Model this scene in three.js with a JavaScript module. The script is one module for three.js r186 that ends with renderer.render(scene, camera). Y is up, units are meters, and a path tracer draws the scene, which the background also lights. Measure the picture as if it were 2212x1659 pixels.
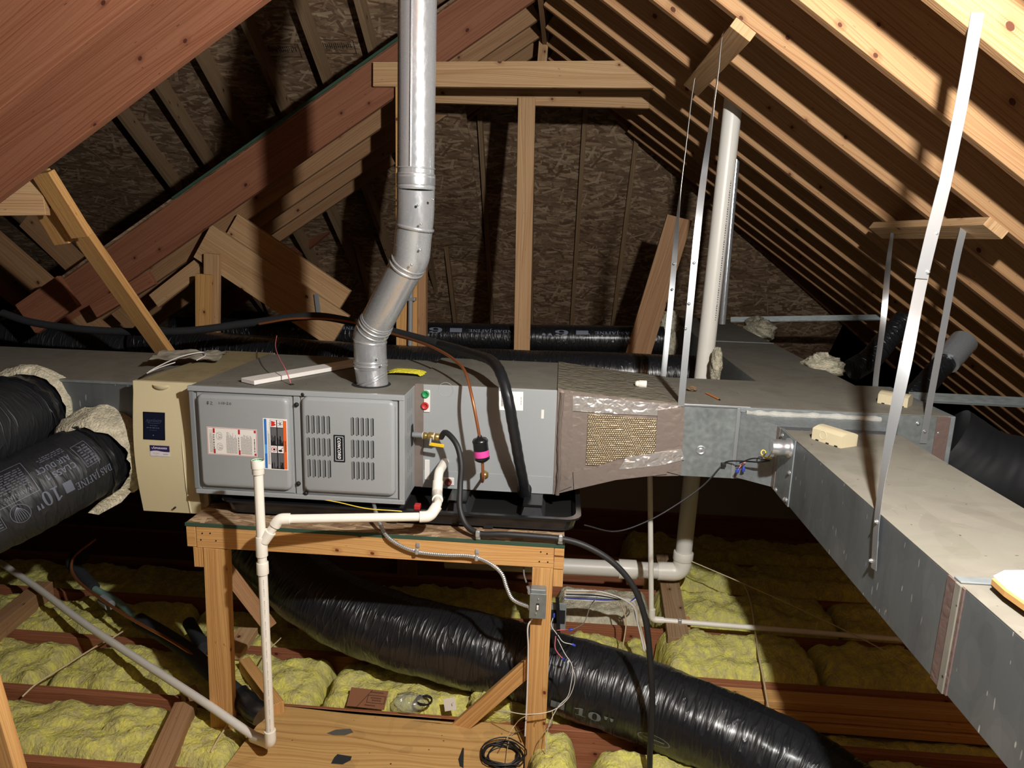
// An attic with a horizontal gas furnace on a timber bench, sheet-metal ducts, flexible ducts and insulation.
import * as THREE from 'three';
import { RoundedBoxGeometry } from 'three/addons/geometries/RoundedBoxGeometry.js';
import { mergeGeometries, toCreasedNormals } from 'three/addons/utils/BufferGeometryUtils.js';
import { createNoise2D, createNoise3D } from 'simplex-noise';

// ---------- camera, light, exposure ----------
const scene = new THREE.Scene();
scene.background = new THREE.Color(0x000000);
const camera = new THREE.PerspectiveCamera(2 * Math.atan(829.5 / 1516.6) * 180 / Math.PI, 2212 / 1659, 0.05, 60);
camera.rotation.order = 'YXZ';
camera.position.set(0, 2.05, 0);
camera.rotation.set(-11.954 * Math.PI / 180, 3.727 * Math.PI / 180, 1.795 * Math.PI / 180);
const renderer = new THREE.WebGLRenderer({ antialias: true });
renderer.toneMapping = THREE.LinearToneMapping;
renderer.toneMappingExposure = 1.36;
renderer.shadowMap.enabled = true;
const LAMP = [0.57, 2.59, -0.84], LAMP_POWER = 19;   // the bare bulb that hangs under the rafters; built further down

// ---------- helpers ----------
function rng(seed) { let s = seed >>> 0; return () => { s = (s + 0x6D2B79F5) | 0; let t = Math.imul(s ^ (s >>> 15), 1 | s); t = (t + Math.imul(t ^ (t >>> 7), 61 | t)) ^ t; return ((t ^ (t >>> 14)) >>> 0) / 4294967296; }; }
const rand = rng(77);
const n2 = createNoise2D(rng(5)), n3 = createNoise3D(rng(9));
const V = (p) => (p.isVector3 ? p.clone() : new THREE.Vector3(p[0], p[1], p[2]));
const add3 = (a, b) => [a[0] + b[0], a[1] + b[1], a[2] + b[2]];
const mix3 = (a, b, t) => [0, 1, 2].map((i) => a[i] + (b[i] - a[i]) * t);
const fbm = (x, y, o = 4) => { let s = 0, a = 1, t = 0; for (let i = 0; i < o; i++) { s += a * n2(x, y); t += a; a *= 0.5; x = x * 2.03 + 7.1; y = y * 2.03 + 3.7; } return s / t; };
const taken = {};
function numbered(name) { const k = taken[name] = (taken[name] ?? -1) + 1; return k ? name + '_' + String(k).padStart(3, '0') : name; }
const groups = [];
function thing(name, label, category, group) {
  const g = new THREE.Group(); g.name = numbered(name); g.userData = { label, category };
  if (group) g.userData.group = group;
  scene.add(g); groups.push(g); return g;
}
function part(parent, name, geo, mat, label) {
  const m = new THREE.Mesh(geo, mat); m.name = name; m.castShadow = m.receiveShadow = true;
  if (label) m.userData.label = label;
  parent.add(m); return m;
}
function solo(name, label, category, geo, mat, group, kind) {
  geo.computeBoundingBox(); const b = geo.boundingBox, c = new THREE.Vector3((b.min.x + b.max.x) / 2, b.min.y, (b.min.z + b.max.z) / 2);
  geo.translate(-c.x, -c.y, -c.z);
  const m = new THREE.Mesh(geo, mat); m.position.copy(c); m.name = numbered(name); m.castShadow = m.receiveShadow = true;
  m.userData = { label, category }; if (group) m.userData.group = group; if (kind) m.userData.kind = kind;
  scene.add(m); return m;
}
function struct(name, label, category, geo, mat) { const m = solo(name, label, category, geo, mat, null, 'structure'); m.name = name; return m; }
function settle() {   // put every group's origin at the base of its thing
  for (const g of groups) {
    const b = new THREE.Box3().setFromObject(g); const c = new THREE.Vector3((b.min.x + b.max.x) / 2, b.min.y, (b.min.z + b.max.z) / 2);
    g.position.add(c); for (const k of g.children) k.position.sub(c);
  }
}
// uv in metres by the dominant axis of each face (flat geometry)
function uvBox(g, s = 1, off = [0, 0]) {
  if (g.index) g = g.toNonIndexed();
  const p = g.attributes.position, uv = new Float32Array(p.count * 2);
  const a = new THREE.Vector3(), b = new THREE.Vector3(), c = new THREE.Vector3(), n = new THREE.Vector3();
  for (let i = 0; i < p.count; i += 3) {
    a.fromBufferAttribute(p, i); b.fromBufferAttribute(p, i + 1); c.fromBufferAttribute(p, i + 2);
    n.copy(b).sub(a).cross(c.clone().sub(a));
    const x = Math.abs(n.x), y = Math.abs(n.y), z = Math.abs(n.z);
    [a, b, c].forEach((v, k) => { const q = x >= y && x >= z ? [v.z, v.y] : y >= z ? [v.x, v.z] : [v.x, v.y]; uv[(i + k) * 2] = q[0] / s + off[0]; uv[(i + k) * 2 + 1] = q[1] / s + off[1]; });
  }
  g.setAttribute('uv', new THREE.BufferAttribute(uv, 2)); return g;
}
function box(x0, x1, y0, y1, z0, z1, r = 0.004, s = 1) {
  const w = Math.abs(x1 - x0), h = Math.abs(y1 - y0), d = Math.abs(z1 - z0);
  const rr = Math.min(r, w * 0.4, h * 0.4, d * 0.4);
  const g = rr > 0 ? new RoundedBoxGeometry(w, h, d, 1, rr) : new THREE.BoxGeometry(w, h, d);
  g.translate((x0 + x1) / 2, (y0 + y1) / 2, (z0 + z1) / 2); return uvBox(g, s);
}
// a sawn board from a to b: w wide towards `wide`, t thick; the grain runs along it
const LEN = 1.6, WID = 0.32;
function boardGeo(a, b, w, t, wide = [0, 1, 0], r = 0.0025) {
  a = V(a); b = V(b); const x = b.clone().sub(a), L = x.length(); x.normalize();
  const y = V(wide); y.addScaledVector(x, -y.dot(x)).normalize(); const z = x.clone().cross(y);
  let g = new RoundedBoxGeometry(L, w, t, 1, r); if (g.index) g = g.toNonIndexed();
  const p = g.attributes.position, uv = new Float32Array(p.count * 2), ou = rand(), ov = rand(), A = new THREE.Vector3(), B = new THREE.Vector3(), C = new THREE.Vector3();
  for (let i = 0; i < p.count; i += 3) {
    A.fromBufferAttribute(p, i); B.fromBufferAttribute(p, i + 1); C.fromBufferAttribute(p, i + 2);
    const n = B.clone().sub(A).cross(C.clone().sub(A)), ax = Math.abs(n.x), ay = Math.abs(n.y), az = Math.abs(n.z);
    [A, B, C].forEach((v, k) => { const e = ax > ay && ax > az; const U = e ? v.z * 0.3 : v.x, W = e ? v.y * 3 : ay > az ? v.z + 0.17 : v.y; uv[(i + k) * 2] = U / LEN + ou; uv[(i + k) * 2 + 1] = W / WID + ov; });
  }
  g.setAttribute('uv', new THREE.BufferAttribute(uv, 2));
  g.applyMatrix4(new THREE.Matrix4().makeBasis(x, y, z).setPosition(a.add(b).multiplyScalar(0.5))); return g;
}
// a solid between two polygons of the same number of corners
function prism(A, B, s = 1, caps = true) {
  const v = [], tri = (...q) => q.forEach((p) => v.push(...p)), n = A.length;
  for (let i = 0; i < n; i++) { const j = (i + 1) % n; tri(A[i], A[j], B[j]); tri(A[i], B[j], B[i]); }
  if (caps) for (let i = 1; i < n - 1; i++) { tri(A[0], A[i + 1], A[i]); tri(B[0], B[i], B[i + 1]); }
  const g = new THREE.BufferGeometry(); g.setAttribute('position', new THREE.Float32BufferAttribute(v, 3));
  g.computeVertexNormals(); return uvBox(g, s);
}
const spline = (pts, n = 40) => new THREE.CatmullRomCurve3(pts.map(V), false, 'centripetal').getSpacedPoints(n);
function fillet(pts, r, k = 6) {
  const P = pts.map(V), out = [P[0]];
  for (let i = 1; i < P.length - 1; i++) {
    const a = P[i - 1].clone().sub(P[i]), b = P[i + 1].clone().sub(P[i]), q = Math.min(r, a.length() * 0.48, b.length() * 0.48);
    const s = P[i].clone().addScaledVector(a.normalize(), q), e = P[i].clone().addScaledVector(b.normalize(), q);
    for (let j = 0; j <= k; j++) { const t = j / k; out.push(s.clone().multiplyScalar((1 - t) * (1 - t)).addScaledVector(P[i], 2 * t * (1 - t)).addScaledVector(e, t * t)); }
  }
  out.push(P[P.length - 1]); return out;
}
// a tube along a polyline; rf(arc length, angle, share) scales the radius; angle 0 is the top
function sweep(P, r, o = {}) {
  P = P.map(V); const m = o.sides ?? 14, t0 = o.from ?? 0, t1 = o.to ?? Math.PI * 2, n = P.length, pos = [], uv = [], idx = [];
  const T = P.map((p, i) => P[Math.min(n - 1, i + 1)].clone().sub(P[Math.max(0, i - 1)]).normalize());
  let N = new THREE.Vector3(0, 1, 0); if (Math.abs(T[0].y) > 0.95) N.set(0, 0, 1);
  let s = 0; const total = P.reduce((a, p, i) => a + (i ? p.distanceTo(P[i - 1]) : 0), 0);
  for (let i = 0; i < n; i++) {
    N.addScaledVector(T[i], -N.dot(T[i])).normalize(); const B = T[i].clone().cross(N); if (i) s += P[i].distanceTo(P[i - 1]);
    const rr = typeof r === 'function' ? r(s / total) : r;
    for (let j = 0; j <= m; j++) {
      const a = t0 + (t1 - t0) * j / m, k = rr * (o.rf ? o.rf(s, a, s / total) : 1), sw = o.offset ? o.offset(s, a) : 0;
      const q = P[i].clone().addScaledVector(N, Math.cos(a) * k).addScaledVector(B, Math.sin(a) * k).addScaledVector(T[i], sw);
      pos.push(q.x, q.y, q.z); uv.push(o.norm ? s / total : s / (o.us ?? 1), o.norm ? j / m : (a / 6.2832) * (o.vs ?? 1));
    }
  }
  for (let i = 0; i < n - 1; i++) for (let j = 0; j < m; j++) { const a = i * (m + 1) + j, b = a + m + 1; idx.push(a, a + 1, b, b, a + 1, b + 1); }
  if (o.caps !== false && !o.norm) for (const e of [0, n - 1]) {
    const c = pos.length / 3; pos.push(P[e].x, P[e].y, P[e].z); uv.push(0, 0);
    const base = c + 1; for (let j = 0; j <= m; j++) { const q = (e * (m + 1) + j) * 3; pos.push(pos[q], pos[q + 1], pos[q + 2]); uv.push(0.01 * j, 0.02); }
    for (let j = 0; j < m; j++) e ? idx.push(c, base + j, base + j + 1) : idx.push(c, base + j + 1, base + j);
  }
  const g = new THREE.BufferGeometry(); g.setAttribute('position', new THREE.Float32BufferAttribute(pos, 3)); g.setAttribute('uv', new THREE.Float32BufferAttribute(uv, 2)); g.setIndex(idx);
  g.computeVertexNormals(); return g;
}
const rod = (a, b, r, sides = 14) => sweep([a, b], r, { sides });
// a collar or ring of length h about the axis a->b: list of [position along in metres, radius]
function turned(a, b, prof, sides = 24) {
  a = V(a); b = V(b); const d = b.clone().sub(a).normalize();
  const g = new THREE.LatheGeometry(prof.map(([h, r]) => new THREE.Vector2(r, h)), sides);
  g.applyQuaternion(new THREE.Quaternion().setFromUnitVectors(new THREE.Vector3(0, 1, 0), d)); g.translate(a.x, a.y, a.z); return g;
}
// a flat strap through points, its width along dirs[i]
function ribbon(pts, dirs, w, t) {
  const P = pts.map(V), D = dirs.map(V), n = P.length, ring = [];
  for (let i = 0; i < n; i++) {
    const T = P[Math.min(n - 1, i + 1)].clone().sub(P[Math.max(0, i - 1)]).normalize(), d = D[i]; d.addScaledVector(T, -d.dot(T)).normalize(); const q = T.clone().cross(d);
    ring.push([[1, 1], [1, -1], [-1, -1], [-1, 1]].map(([a, b]) => P[i].clone().addScaledVector(d, a * w / 2).addScaledVector(q, b * t / 2).toArray()));
  }
  const v = [], quad = (a, b, c, d) => v.push(...a, ...b, ...c, ...a, ...c, ...d);
  for (let i = 0; i < n - 1; i++) for (let j = 0; j < 4; j++) { const k = (j + 1) % 4; quad(ring[i][j], ring[i][k], ring[i + 1][k], ring[i + 1][j]); }
  quad(ring[0][3], ring[0][2], ring[0][1], ring[0][0]); quad(...ring[n - 1]);
  const g = new THREE.BufferGeometry(); g.setAttribute('position', new THREE.Float32BufferAttribute(v, 3)); g.computeVertexNormals(); return toCreasedNormals(uvBox(g, 0.4), 0.6);
}
// a thin sheet (label, tape, panel): centre c, axes right and up
function plate(c, right, up, w, h, t = 0.0008) {
  const x = V(right).normalize(), y = V(up); y.addScaledVector(x, -y.dot(x)).normalize(); const z = x.clone().cross(y);
  const g = new THREE.BoxGeometry(w, h, t); g.applyMatrix4(new THREE.Matrix4().makeBasis(x, y, z).setPosition(V(c).addScaledVector(z, t / 2))); return g;
}
function screwGeo(c, dir, r = 0.006) { const a = V(c), b = a.clone().add(V(dir)); return turned(a, b, [[-0.001, r * 1.5], [0.001, r * 1.5], [0.0015, r], [0.005, r * 0.9], [0.006, r * 0.55], [0.006, 0.0001]], 10); }

// ---------- textures ----------
function canvasTex(w, h, draw, srgb = true) {
  const c = document.createElement('canvas'); c.width = w; c.height = h; const x = c.getContext('2d'); draw(x, w, h);
  const t = new THREE.CanvasTexture(c); t.colorSpace = srgb ? THREE.SRGBColorSpace : THREE.NoColorSpace; t.wrapS = t.wrapT = THREE.RepeatWrapping; return t;
}
function dataTex(w, h, fn, srgb = false) {   // fn(u, v) -> grey or [r, g, b] in 0..1
  const d = new Uint8Array(w * h * 4);
  for (let j = 0; j < h; j++) for (let i = 0; i < w; i++) { const c = fn(i / w, j / h), q = (j * w + i) * 4; for (let k = 0; k < 3; k++) d[q + k] = Math.max(0, Math.min(255, 255 * (c.length ? c[k] : c))); d[q + 3] = 255; }
  const t = new THREE.DataTexture(d, w, h); t.magFilter = THREE.LinearFilter; t.wrapS = t.wrapT = THREE.RepeatWrapping; t.colorSpace = srgb ? THREE.SRGBColorSpace : THREE.NoColorSpace; t.needsUpdate = true; return t;
}
// noise that repeats over the unit square
function tile(u, v, f, g = f, seed = 0, o = 4) {
  const w = (a, b) => fbm(a * f + seed, b * g + seed * 0.7, o), sm = (t) => t * t * (3 - 2 * t), a = sm(Math.max(0, (u - 0.85) / 0.15)), b = sm(Math.max(0, (v - 0.85) / 0.15));
  return (w(u, v) * (1 - a) + w(u - 1, v) * a) * (1 - b) + (w(u, v - 1) * (1 - a) + w(u - 1, v - 1) * a) * b;
}
const woodTex = canvasTex(1536, 320, (x, w, h) => {
  const r = rng(31); x.fillStyle = '#e6d8c4'; x.fillRect(0, 0, w, h);
  const wave = (y, q) => h / 2 + (y - h / 2) + 9 * Math.sin(q * 6.2832 + y * 0.02) + 4 * Math.sin(q * 12.566 + y * 0.07);
  for (let k = 0; k < 190; k++) {
    const y = r() * h, dark = r(); x.strokeStyle = dark < 0.62 ? `rgba(150,96,52,${0.05 + r() * 0.2})` : `rgba(255,244,224,${0.06 + r() * 0.14})`; x.lineWidth = 0.7 + r() * (r() < 0.15 ? 9 : 2.6);
    x.beginPath(); for (let i = 0; i <= w; i += 16) x.lineTo(i, wave(y, i / w)); x.stroke();
  }
  for (let k = 0; k < 7; k++) {
    const cx = 60 + r() * (w - 120), cy = 25 + r() * (h - 50), s = 6 + r() * 9;
    for (let q = 5; q > 0; q--) { x.strokeStyle = `rgba(120,66,30,${0.1 + 0.05 * (5 - q)})`; x.lineWidth = 2; x.beginPath(); x.ellipse(cx, cy, s * (1 + q * 0.42), s * (0.6 + q * 0.2), 0.1, 0, 7); x.stroke(); }
    x.fillStyle = 'rgba(92,46,20,0.85)'; x.beginPath(); x.ellipse(cx, cy, s, s * 0.7, 0.2, 0, 7); x.fill();
  }
  for (let k = 0; k < 26; k++) { x.fillStyle = `rgba(60,36,18,${0.3 + r() * 0.5})`; x.fillRect(r() * w, r() * h, 2 + r() * 10, 1 + r() * 1.5); }
});
const roughBump = dataTex(512, 128, (u, v) => 0.5 + 0.35 * tile(u, v, 10, 60, 3, 3) + 0.15 * tile(u, v, 4, 8, 8, 2));
const osbTex = canvasTex(1024, 1024, (x, w, h) => {
  const r = rng(12); x.fillStyle = '#8a7866'; x.fillRect(0, 0, w, h);
  const tones = ['#b3a08a', '#9c8872', '#c9b8a0', '#87735f', '#ac9882', '#94806c', '#d6c8b2', '#765f4a'];
  for (let k = 0; k < 2300; k++) {
    const cx = r() * w, cy = r() * h, L = 50 + r() * 95, W = 8 + r() * 17, a = (r() - 0.5) * (r() < 0.25 ? 2.6 : 0.7);
    for (const dx of [-w, 0, w]) for (const dy of [-h, 0, h]) {
      if (cx + dx < -90 || cx + dx > w + 90 || cy + dy < -90 || cy + dy > h + 90) continue;
      x.save(); x.translate(cx + dx, cy + dy); x.rotate(a); x.globalAlpha = 0.8; x.fillStyle = tones[k % 8]; x.beginPath();
      x.moveTo(-L / 2, -W / 2); x.lineTo(L * 0.46, -W * 0.42); x.lineTo(L / 2, W * 0.3); x.lineTo(-L * 0.43, W / 2); x.closePath(); x.fill();
      x.globalAlpha = 0.5; x.strokeStyle = '#4e3520'; x.lineWidth = 1.3; x.beginPath(); x.moveTo(-L * 0.43, W / 2); x.lineTo(L / 2, W * 0.3); x.stroke(); x.restore();
    }
  }
});
const osbBump = dataTex(512, 512, (u, v) => 0.5 + 0.5 * tile(u, v, 9, 26, 21, 4));
const plyTex = canvasTex(1024, 1024, (x, w, h) => {
  const r = rng(44); x.fillStyle = '#d8b684'; x.fillRect(0, 0, w, h);
  for (let k = 0; k < 520; k++) { const y = r() * h; x.strokeStyle = r() < 0.6 ? `rgba(140,92,44,${0.04 + r() * 0.14})` : `rgba(250,226,180,${0.05 + r() * 0.12})`; x.lineWidth = 1 + r() * (r() < 0.2 ? 12 : 3); x.beginPath(); for (let i = 0; i <= w; i += 24) x.lineTo(i, y + 10 * Math.sin(i / w * 6.283 + y * 0.01) + 5 * Math.sin(i / w * 18.85 + y * 0.03)); x.stroke(); }
  for (let k = 0; k < 70; k++) { x.fillStyle = `rgba(60,44,26,${0.03 + r() * 0.05})`; x.beginPath(); x.ellipse(r() * w, r() * h, 14 + r() * 60, 8 + r() * 24, r() * 3, 0, 7); x.fill(); }
  for (let k = 0; k < 70; k++) { x.fillStyle = `rgba(45,28,14,${0.5 + r() * 0.4})`; x.beginPath(); x.arc(r() * w, r() * h, 1 + r() * 2, 0, 7); x.fill(); }
});
const galvTex = dataTex(512, 512, (u, v) => { const c = 0.88 + 0.05 * tile(u, v, 26, 26, 2, 2) + 0.05 * tile(u, v, 3, 3, 6, 4); return [c * 0.99, c, c]; }, true);
const galvRough = dataTex(512, 512, (u, v) => 0.75 + 0.22 * tile(u, v, 22, 22, 13, 3) + 0.12 * tile(u, v, 4, 4, 17, 3));
const dustTex = canvasTex(1024, 1024, (x, w, h) => {
  const r = rng(8); x.fillStyle = '#cccabf'; x.fillRect(0, 0, w, h);
  for (let k = 0; k < 260; k++) { x.fillStyle = r() < 0.5 ? `rgba(150,146,130,${0.05 + r() * 0.1})` : `rgba(232,228,214,${0.04 + r() * 0.1})`; x.beginPath(); x.ellipse(r() * w, r() * h, 20 + r() * 120, 8 + r() * 40, r() * 3, 0, 7); x.fill(); }
  for (let k = 0; k < 60; k++) { x.strokeStyle = `rgba(120,118,108,${0.1 + r() * 0.2})`; x.lineWidth = 1 + r() * 2; const a = r() * w, b = r() * h; x.beginPath(); x.moveTo(a, b); x.lineTo(a + (r() - 0.5) * 160, b + (r() - 0.5) * 90); x.stroke(); }
  for (let k = 0; k < 90; k++) { x.fillStyle = r() < 0.6 ? `rgba(50,44,36,${0.4 + r() * 0.5})` : 'rgba(240,238,230,0.6)'; x.beginPath(); x.ellipse(r() * w, r() * h, 1 + r() * 4, 1 + r() * 2.5, r() * 3, 0, 7); x.fill(); }
});
const speckTex = canvasTex(1024, 512, (x, w, h) => {   // galvanised sheet with drips and specks of white duct sealer
  const r = rng(18); x.fillStyle = '#7b8082'; x.fillRect(0, 0, w, h);
  for (let k = 0; k < 160; k++) { x.fillStyle = r() < 0.5 ? `rgba(84,90,94,${0.04 + r() * 0.1})` : `rgba(165,168,168,${0.04 + r() * 0.1})`; x.beginPath(); x.ellipse(r() * w, r() * h, 10 + r() * 60, 10 + r() * 60, 0, 0, 7); x.fill(); }
  for (let k = 0; k < 80; k++) { x.fillStyle = `rgba(250,250,244,${0.4 + r() * 0.5})`; x.beginPath(); x.ellipse(r() * w, r() * h, 1 + r() * 2.5, 2 + r() * 7, (r() - 0.5) * 0.4, 0, 7); x.fill(); }
});
const foilBump = dataTex(512, 512, (u, v) => { const a = Math.abs(tile(u, v, 4, 5, 31, 2)), b = Math.abs(tile(u, v, 9, 11, 37, 2)); return 0.3 + 1.0 * a + 0.3 * b; });
const wrinkleBump = dataTex(1024, 256, (u, v) => 0.35 + 0.12 * tile(u, v, 46, 3, 51, 2) + 0.5 * Math.pow(1 - Math.abs(tile(u, v, 17, 4, 57, 2)), 7) + 0.14 * Math.pow(1 - Math.abs(tile(u, v, 34, 7, 59, 2)), 5));
const woolTex = dataTex(512, 512, (u, v) => { const a = tile(u, v, 7, 7, 61, 5), b = tile(u, v, 30, 30, 67, 3), c = 0.87 + 0.13 * a + 0.09 * b; return [c, c * (0.985 + 0.02 * a), c * (0.82 - 0.22 * a)]; }, true);
const woolBump = dataTex(512, 512, (u, v) => 0.5 + 0.3 * tile(u, v, 24, 24, 71, 4) + 0.2 * Math.abs(tile(u, v, 60, 60, 73, 2)));
const fluffTex = dataTex(512, 512, (u, v) => { const c = 0.86 + 0.14 * tile(u, v, 7, 7, 61, 5) + 0.1 * tile(u, v, 30, 30, 67, 3); return [c, c * 0.985, c * 0.92]; }, true);
const rep = (t, u, v = u) => { const c = t.clone(); c.repeat.set(u, v); c.needsUpdate = true; return c; };

// ---------- materials ----------
const std = (color, roughness, o = {}) => new THREE.MeshStandardMaterial({ color, roughness, ...o });
const phys = (color, roughness, o = {}) => new THREE.MeshPhysicalMaterial({ color, roughness, ...o });
const wood = (color) => std(color, 0.78, { map: woodTex, bumpMap: roughBump, bumpScale: 0.0012 });
const M = {
  pine: wood('#e2bb80'), tie: wood('#d6bb98'), rafter: wood('#bb9a76'), redwood: wood('#996a54'), oldwood: wood('#b09274'), joist: wood('#aa7458'), greywood: wood('#a8967f'), white_wood: std('#e6e2dc', 0.6),
  osb: std('#d9cabb', 0.85, { map: osbTex, bumpMap: osbBump, bumpScale: 0.002 }), deck: std('#e6d6c0', 0.85, { map: osbTex, bumpMap: osbBump, bumpScale: 0.002 }),
  ply: std('#e2d6b6', 0.75, { map: plyTex, bumpMap: roughBump, bumpScale: 0.0008 }), greenEdge: std('#2f4a38', 0.9),
  cabinet: std('#989c9d', 0.42), cabinetDark: std('#7d8284', 0.5), black: std('#141414', 0.6), hole: std('#070707', 0.9), blackGloss: phys('#17181a', 0.3, { clearcoat: 0.4, clearcoatRoughness: 0.3 }),
  galv: std('#9fa5a4', 0.62, { metalness: 0.6, map: galvTex, roughnessMap: galvRough }), galvDull: std('#9da3a5', 0.7, { metalness: 0.45, map: galvTex, roughnessMap: galvRough }), galvSpeck: std('#f4f6f7', 0.55, { metalness: 0.68, map: speckTex }),
  dust: std('#93908a', 0.85, { map: dustTex }), dustGrey: std('#8e8d89', 0.8, { map: dustTex }), vent: std('#d3d7da', 0.33, { metalness: 0.72, roughnessMap: galvRough }), bright: std('#d5d9dc', 0.3, { metalness: 0.85 }), zinc: std('#c4c9cc', 0.35, { metalness: 0.8 }),
  foil: std('#d8d2cc', 0.28, { metalness: 0.7, bumpMap: foilBump, bumpScale: 0.006 }), foilWarm: std('#988b82', 0.36, { metalness: 0.5, bumpMap: foilBump, bumpScale: 0.0022 }), redTape: std('#64524c', 0.6, { bumpMap: foilBump, bumpScale: 0.001 }),
  pvc: phys('#eee9dc', 0.36, { clearcoat: 0.2 }), pvcGrey: phys('#ddd9cf', 0.4), beige: std('#c9bd9c', 0.5), cream: std('#d2c6a0', 0.45), wool: std('#e4df9a', 0.95, { map: woolTex, bumpMap: woolBump, bumpScale: 0.008 }), woolWhite: std('#e4dfd0', 0.95, { map: fluffTex, bumpMap: woolBump, bumpScale: 0.01 }),
  flex: phys('#1a1b1e', 0.34, { bumpMap: wrinkleBump, bumpScale: 0.006, clearcoat: 0.3, clearcoatRoughness: 0.25 }), flexDull: std('#1f2124', 0.52, { bumpMap: wrinkleBump, bumpScale: 0.005 }), rubber: std('#1c1c1d', 0.55), foam: std('#232427', 0.8, { bumpMap: woolBump, bumpScale: 0.002 }),
  copper: std('#c07a50', 0.35, { metalness: 0.75 }), brass: std('#b59a5a', 0.35, { metalness: 0.8 }), yellow: std('#e2bc22', 0.45), red: std('#b02a2a', 0.5), green: std('#1f8a4c', 0.5), blue: std('#2d3fa8', 0.5), white: std('#dcdad4', 0.5), greyPlastic: std('#8c8f90', 0.55), wireGrey: std('#77766f', 0.6), wireTan: std('#c4b08a', 0.6), wireYellow: std('#e0c94a', 0.5), wirePink: std('#d07078', 0.5), drywall: std('#b9b4a8', 0.9), pencil: std('#c8742c', 0.5), dirt: std('#6e5a42', 0.95), kraft: std('#8a5a3c', 0.85),
};

// ================= SETTING: roof, floor =================
const RB = (x) => 3.2 - 0.683 * x, LB = (x) => 3.487 + 0.66 * x;          // undersides of the rafters of the two slopes
const RN = [0.564, 0.826, 0], LN = [-0.551, 0.835, 0];
const slab = (a, b, c, d, n, t, s = 1.2) => prism([a, b, c, d], [a, b, c, d].map((p) => add3(p, n.map((v) => v * t))), s);
{
  const q = 0.236, R = (x, z) => add3([x, RB(x), z], RN.map((v) => v * q)), L = (x, z) => add3([x, LB(x), z], LN.map((v) => v * q));
  struct('ceiling_right', 'dark roof sheathing above the long rafters of the strapped slope', 'ceiling', slab(R(-0.5, 1.2), R(4.9, 1.2), R(4.9, -8), R(-0.5, -5.9), RN, 0.014), M.osb);
  struct('ceiling_left', 'roof sheathing above the close row of reddish rafters by the collar ties', 'ceiling', slab(L(-4.9, -4.26), L(0.08, -4.26), L(0.08, -6), L(-4.9, -8), LN, 0.014), M.osb);
  struct('ceiling_near', 'roof sheathing above the broad red-brown rafters over the return duct', 'ceiling', slab(L(-4.9, 1.2), L(0.08, 1.2), L(0.08, -2.52), L(-4.9, -2.52), LN, 0.014), M.osb);
}
// hip end: boards sloping down and away behind the collar ties
const HB = (z) => 3.42 - 1.266 * (-z - 5.6);
struct('wall_back', 'strand board sheathing of the steep roof end behind the centre post', 'wall', slab([-3.2, HB(-5.42) + 0.12, -5.42], [2.9, HB(-5.42) + 0.12, -5.42], [2.9, HB(-8.3) + 0.12, -8.3], [-3.2, HB(-8.3) + 0.12, -8.3], [0, 0.62, -0.78], 0.014), M.osb);
// far slope of the crossing roof, seen between the big rafters
const CB = (z) => 3.22 - 0.7 * (-z - 4.7);
const crossWall = struct('wall_crossing', 'strand board underside of the crossing roof between the big rafters', 'wall', slab([-6, CB(-3.3) + 0.17, -3.3], [-0.75, CB(-3.3) + 0.17, -3.3], [-0.75, CB(-8) + 0.17, -8], [-6, CB(-8) + 0.17, -8], [0, 0.82, -0.573], 0.014), M.osb);
{ // grade stamps printed on the strand board
  const tex = canvasTex(256, 128, (x) => { const r = rng(40); x.clearRect(0, 0, 256, 128); x.strokeStyle = x.fillStyle = 'rgba(48,34,26,0.75)'; x.lineWidth = 6; x.strokeRect(8, 8, 240, 112); for (let k = 0; k < 14; k++) { x.fillRect(24 + k * 15, 30 + (k % 3) * 4, 6, 34 + r() * 22); if (k % 2) x.fillRect(22 + k * 15, 60, 14, 6); } });
  for (const p of [[-1.929, 3.218, -4.946], [-1.545, 3.239, -4.916]]) { const g = new THREE.PlaneGeometry(0.24, 0.12).rotateX(0.96).translate(p[0] - crossWall.position.x, p[1] - 0.003 - crossWall.position.y, p[2] + 0.002 - crossWall.position.z); part(crossWall, 'grade_stamp', g, std('#ffffff', 0.85, { map: tex, transparent: true, side: THREE.DoubleSide }), 'dark printed grade stamp'); }
}
struct('floor', 'dusty plaster board ceiling of the rooms below, between the joists', 'floor', box(-6, 5.5, -0.235, -0.195, -8.3, 1.2, 0), M.drywall);

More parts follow.
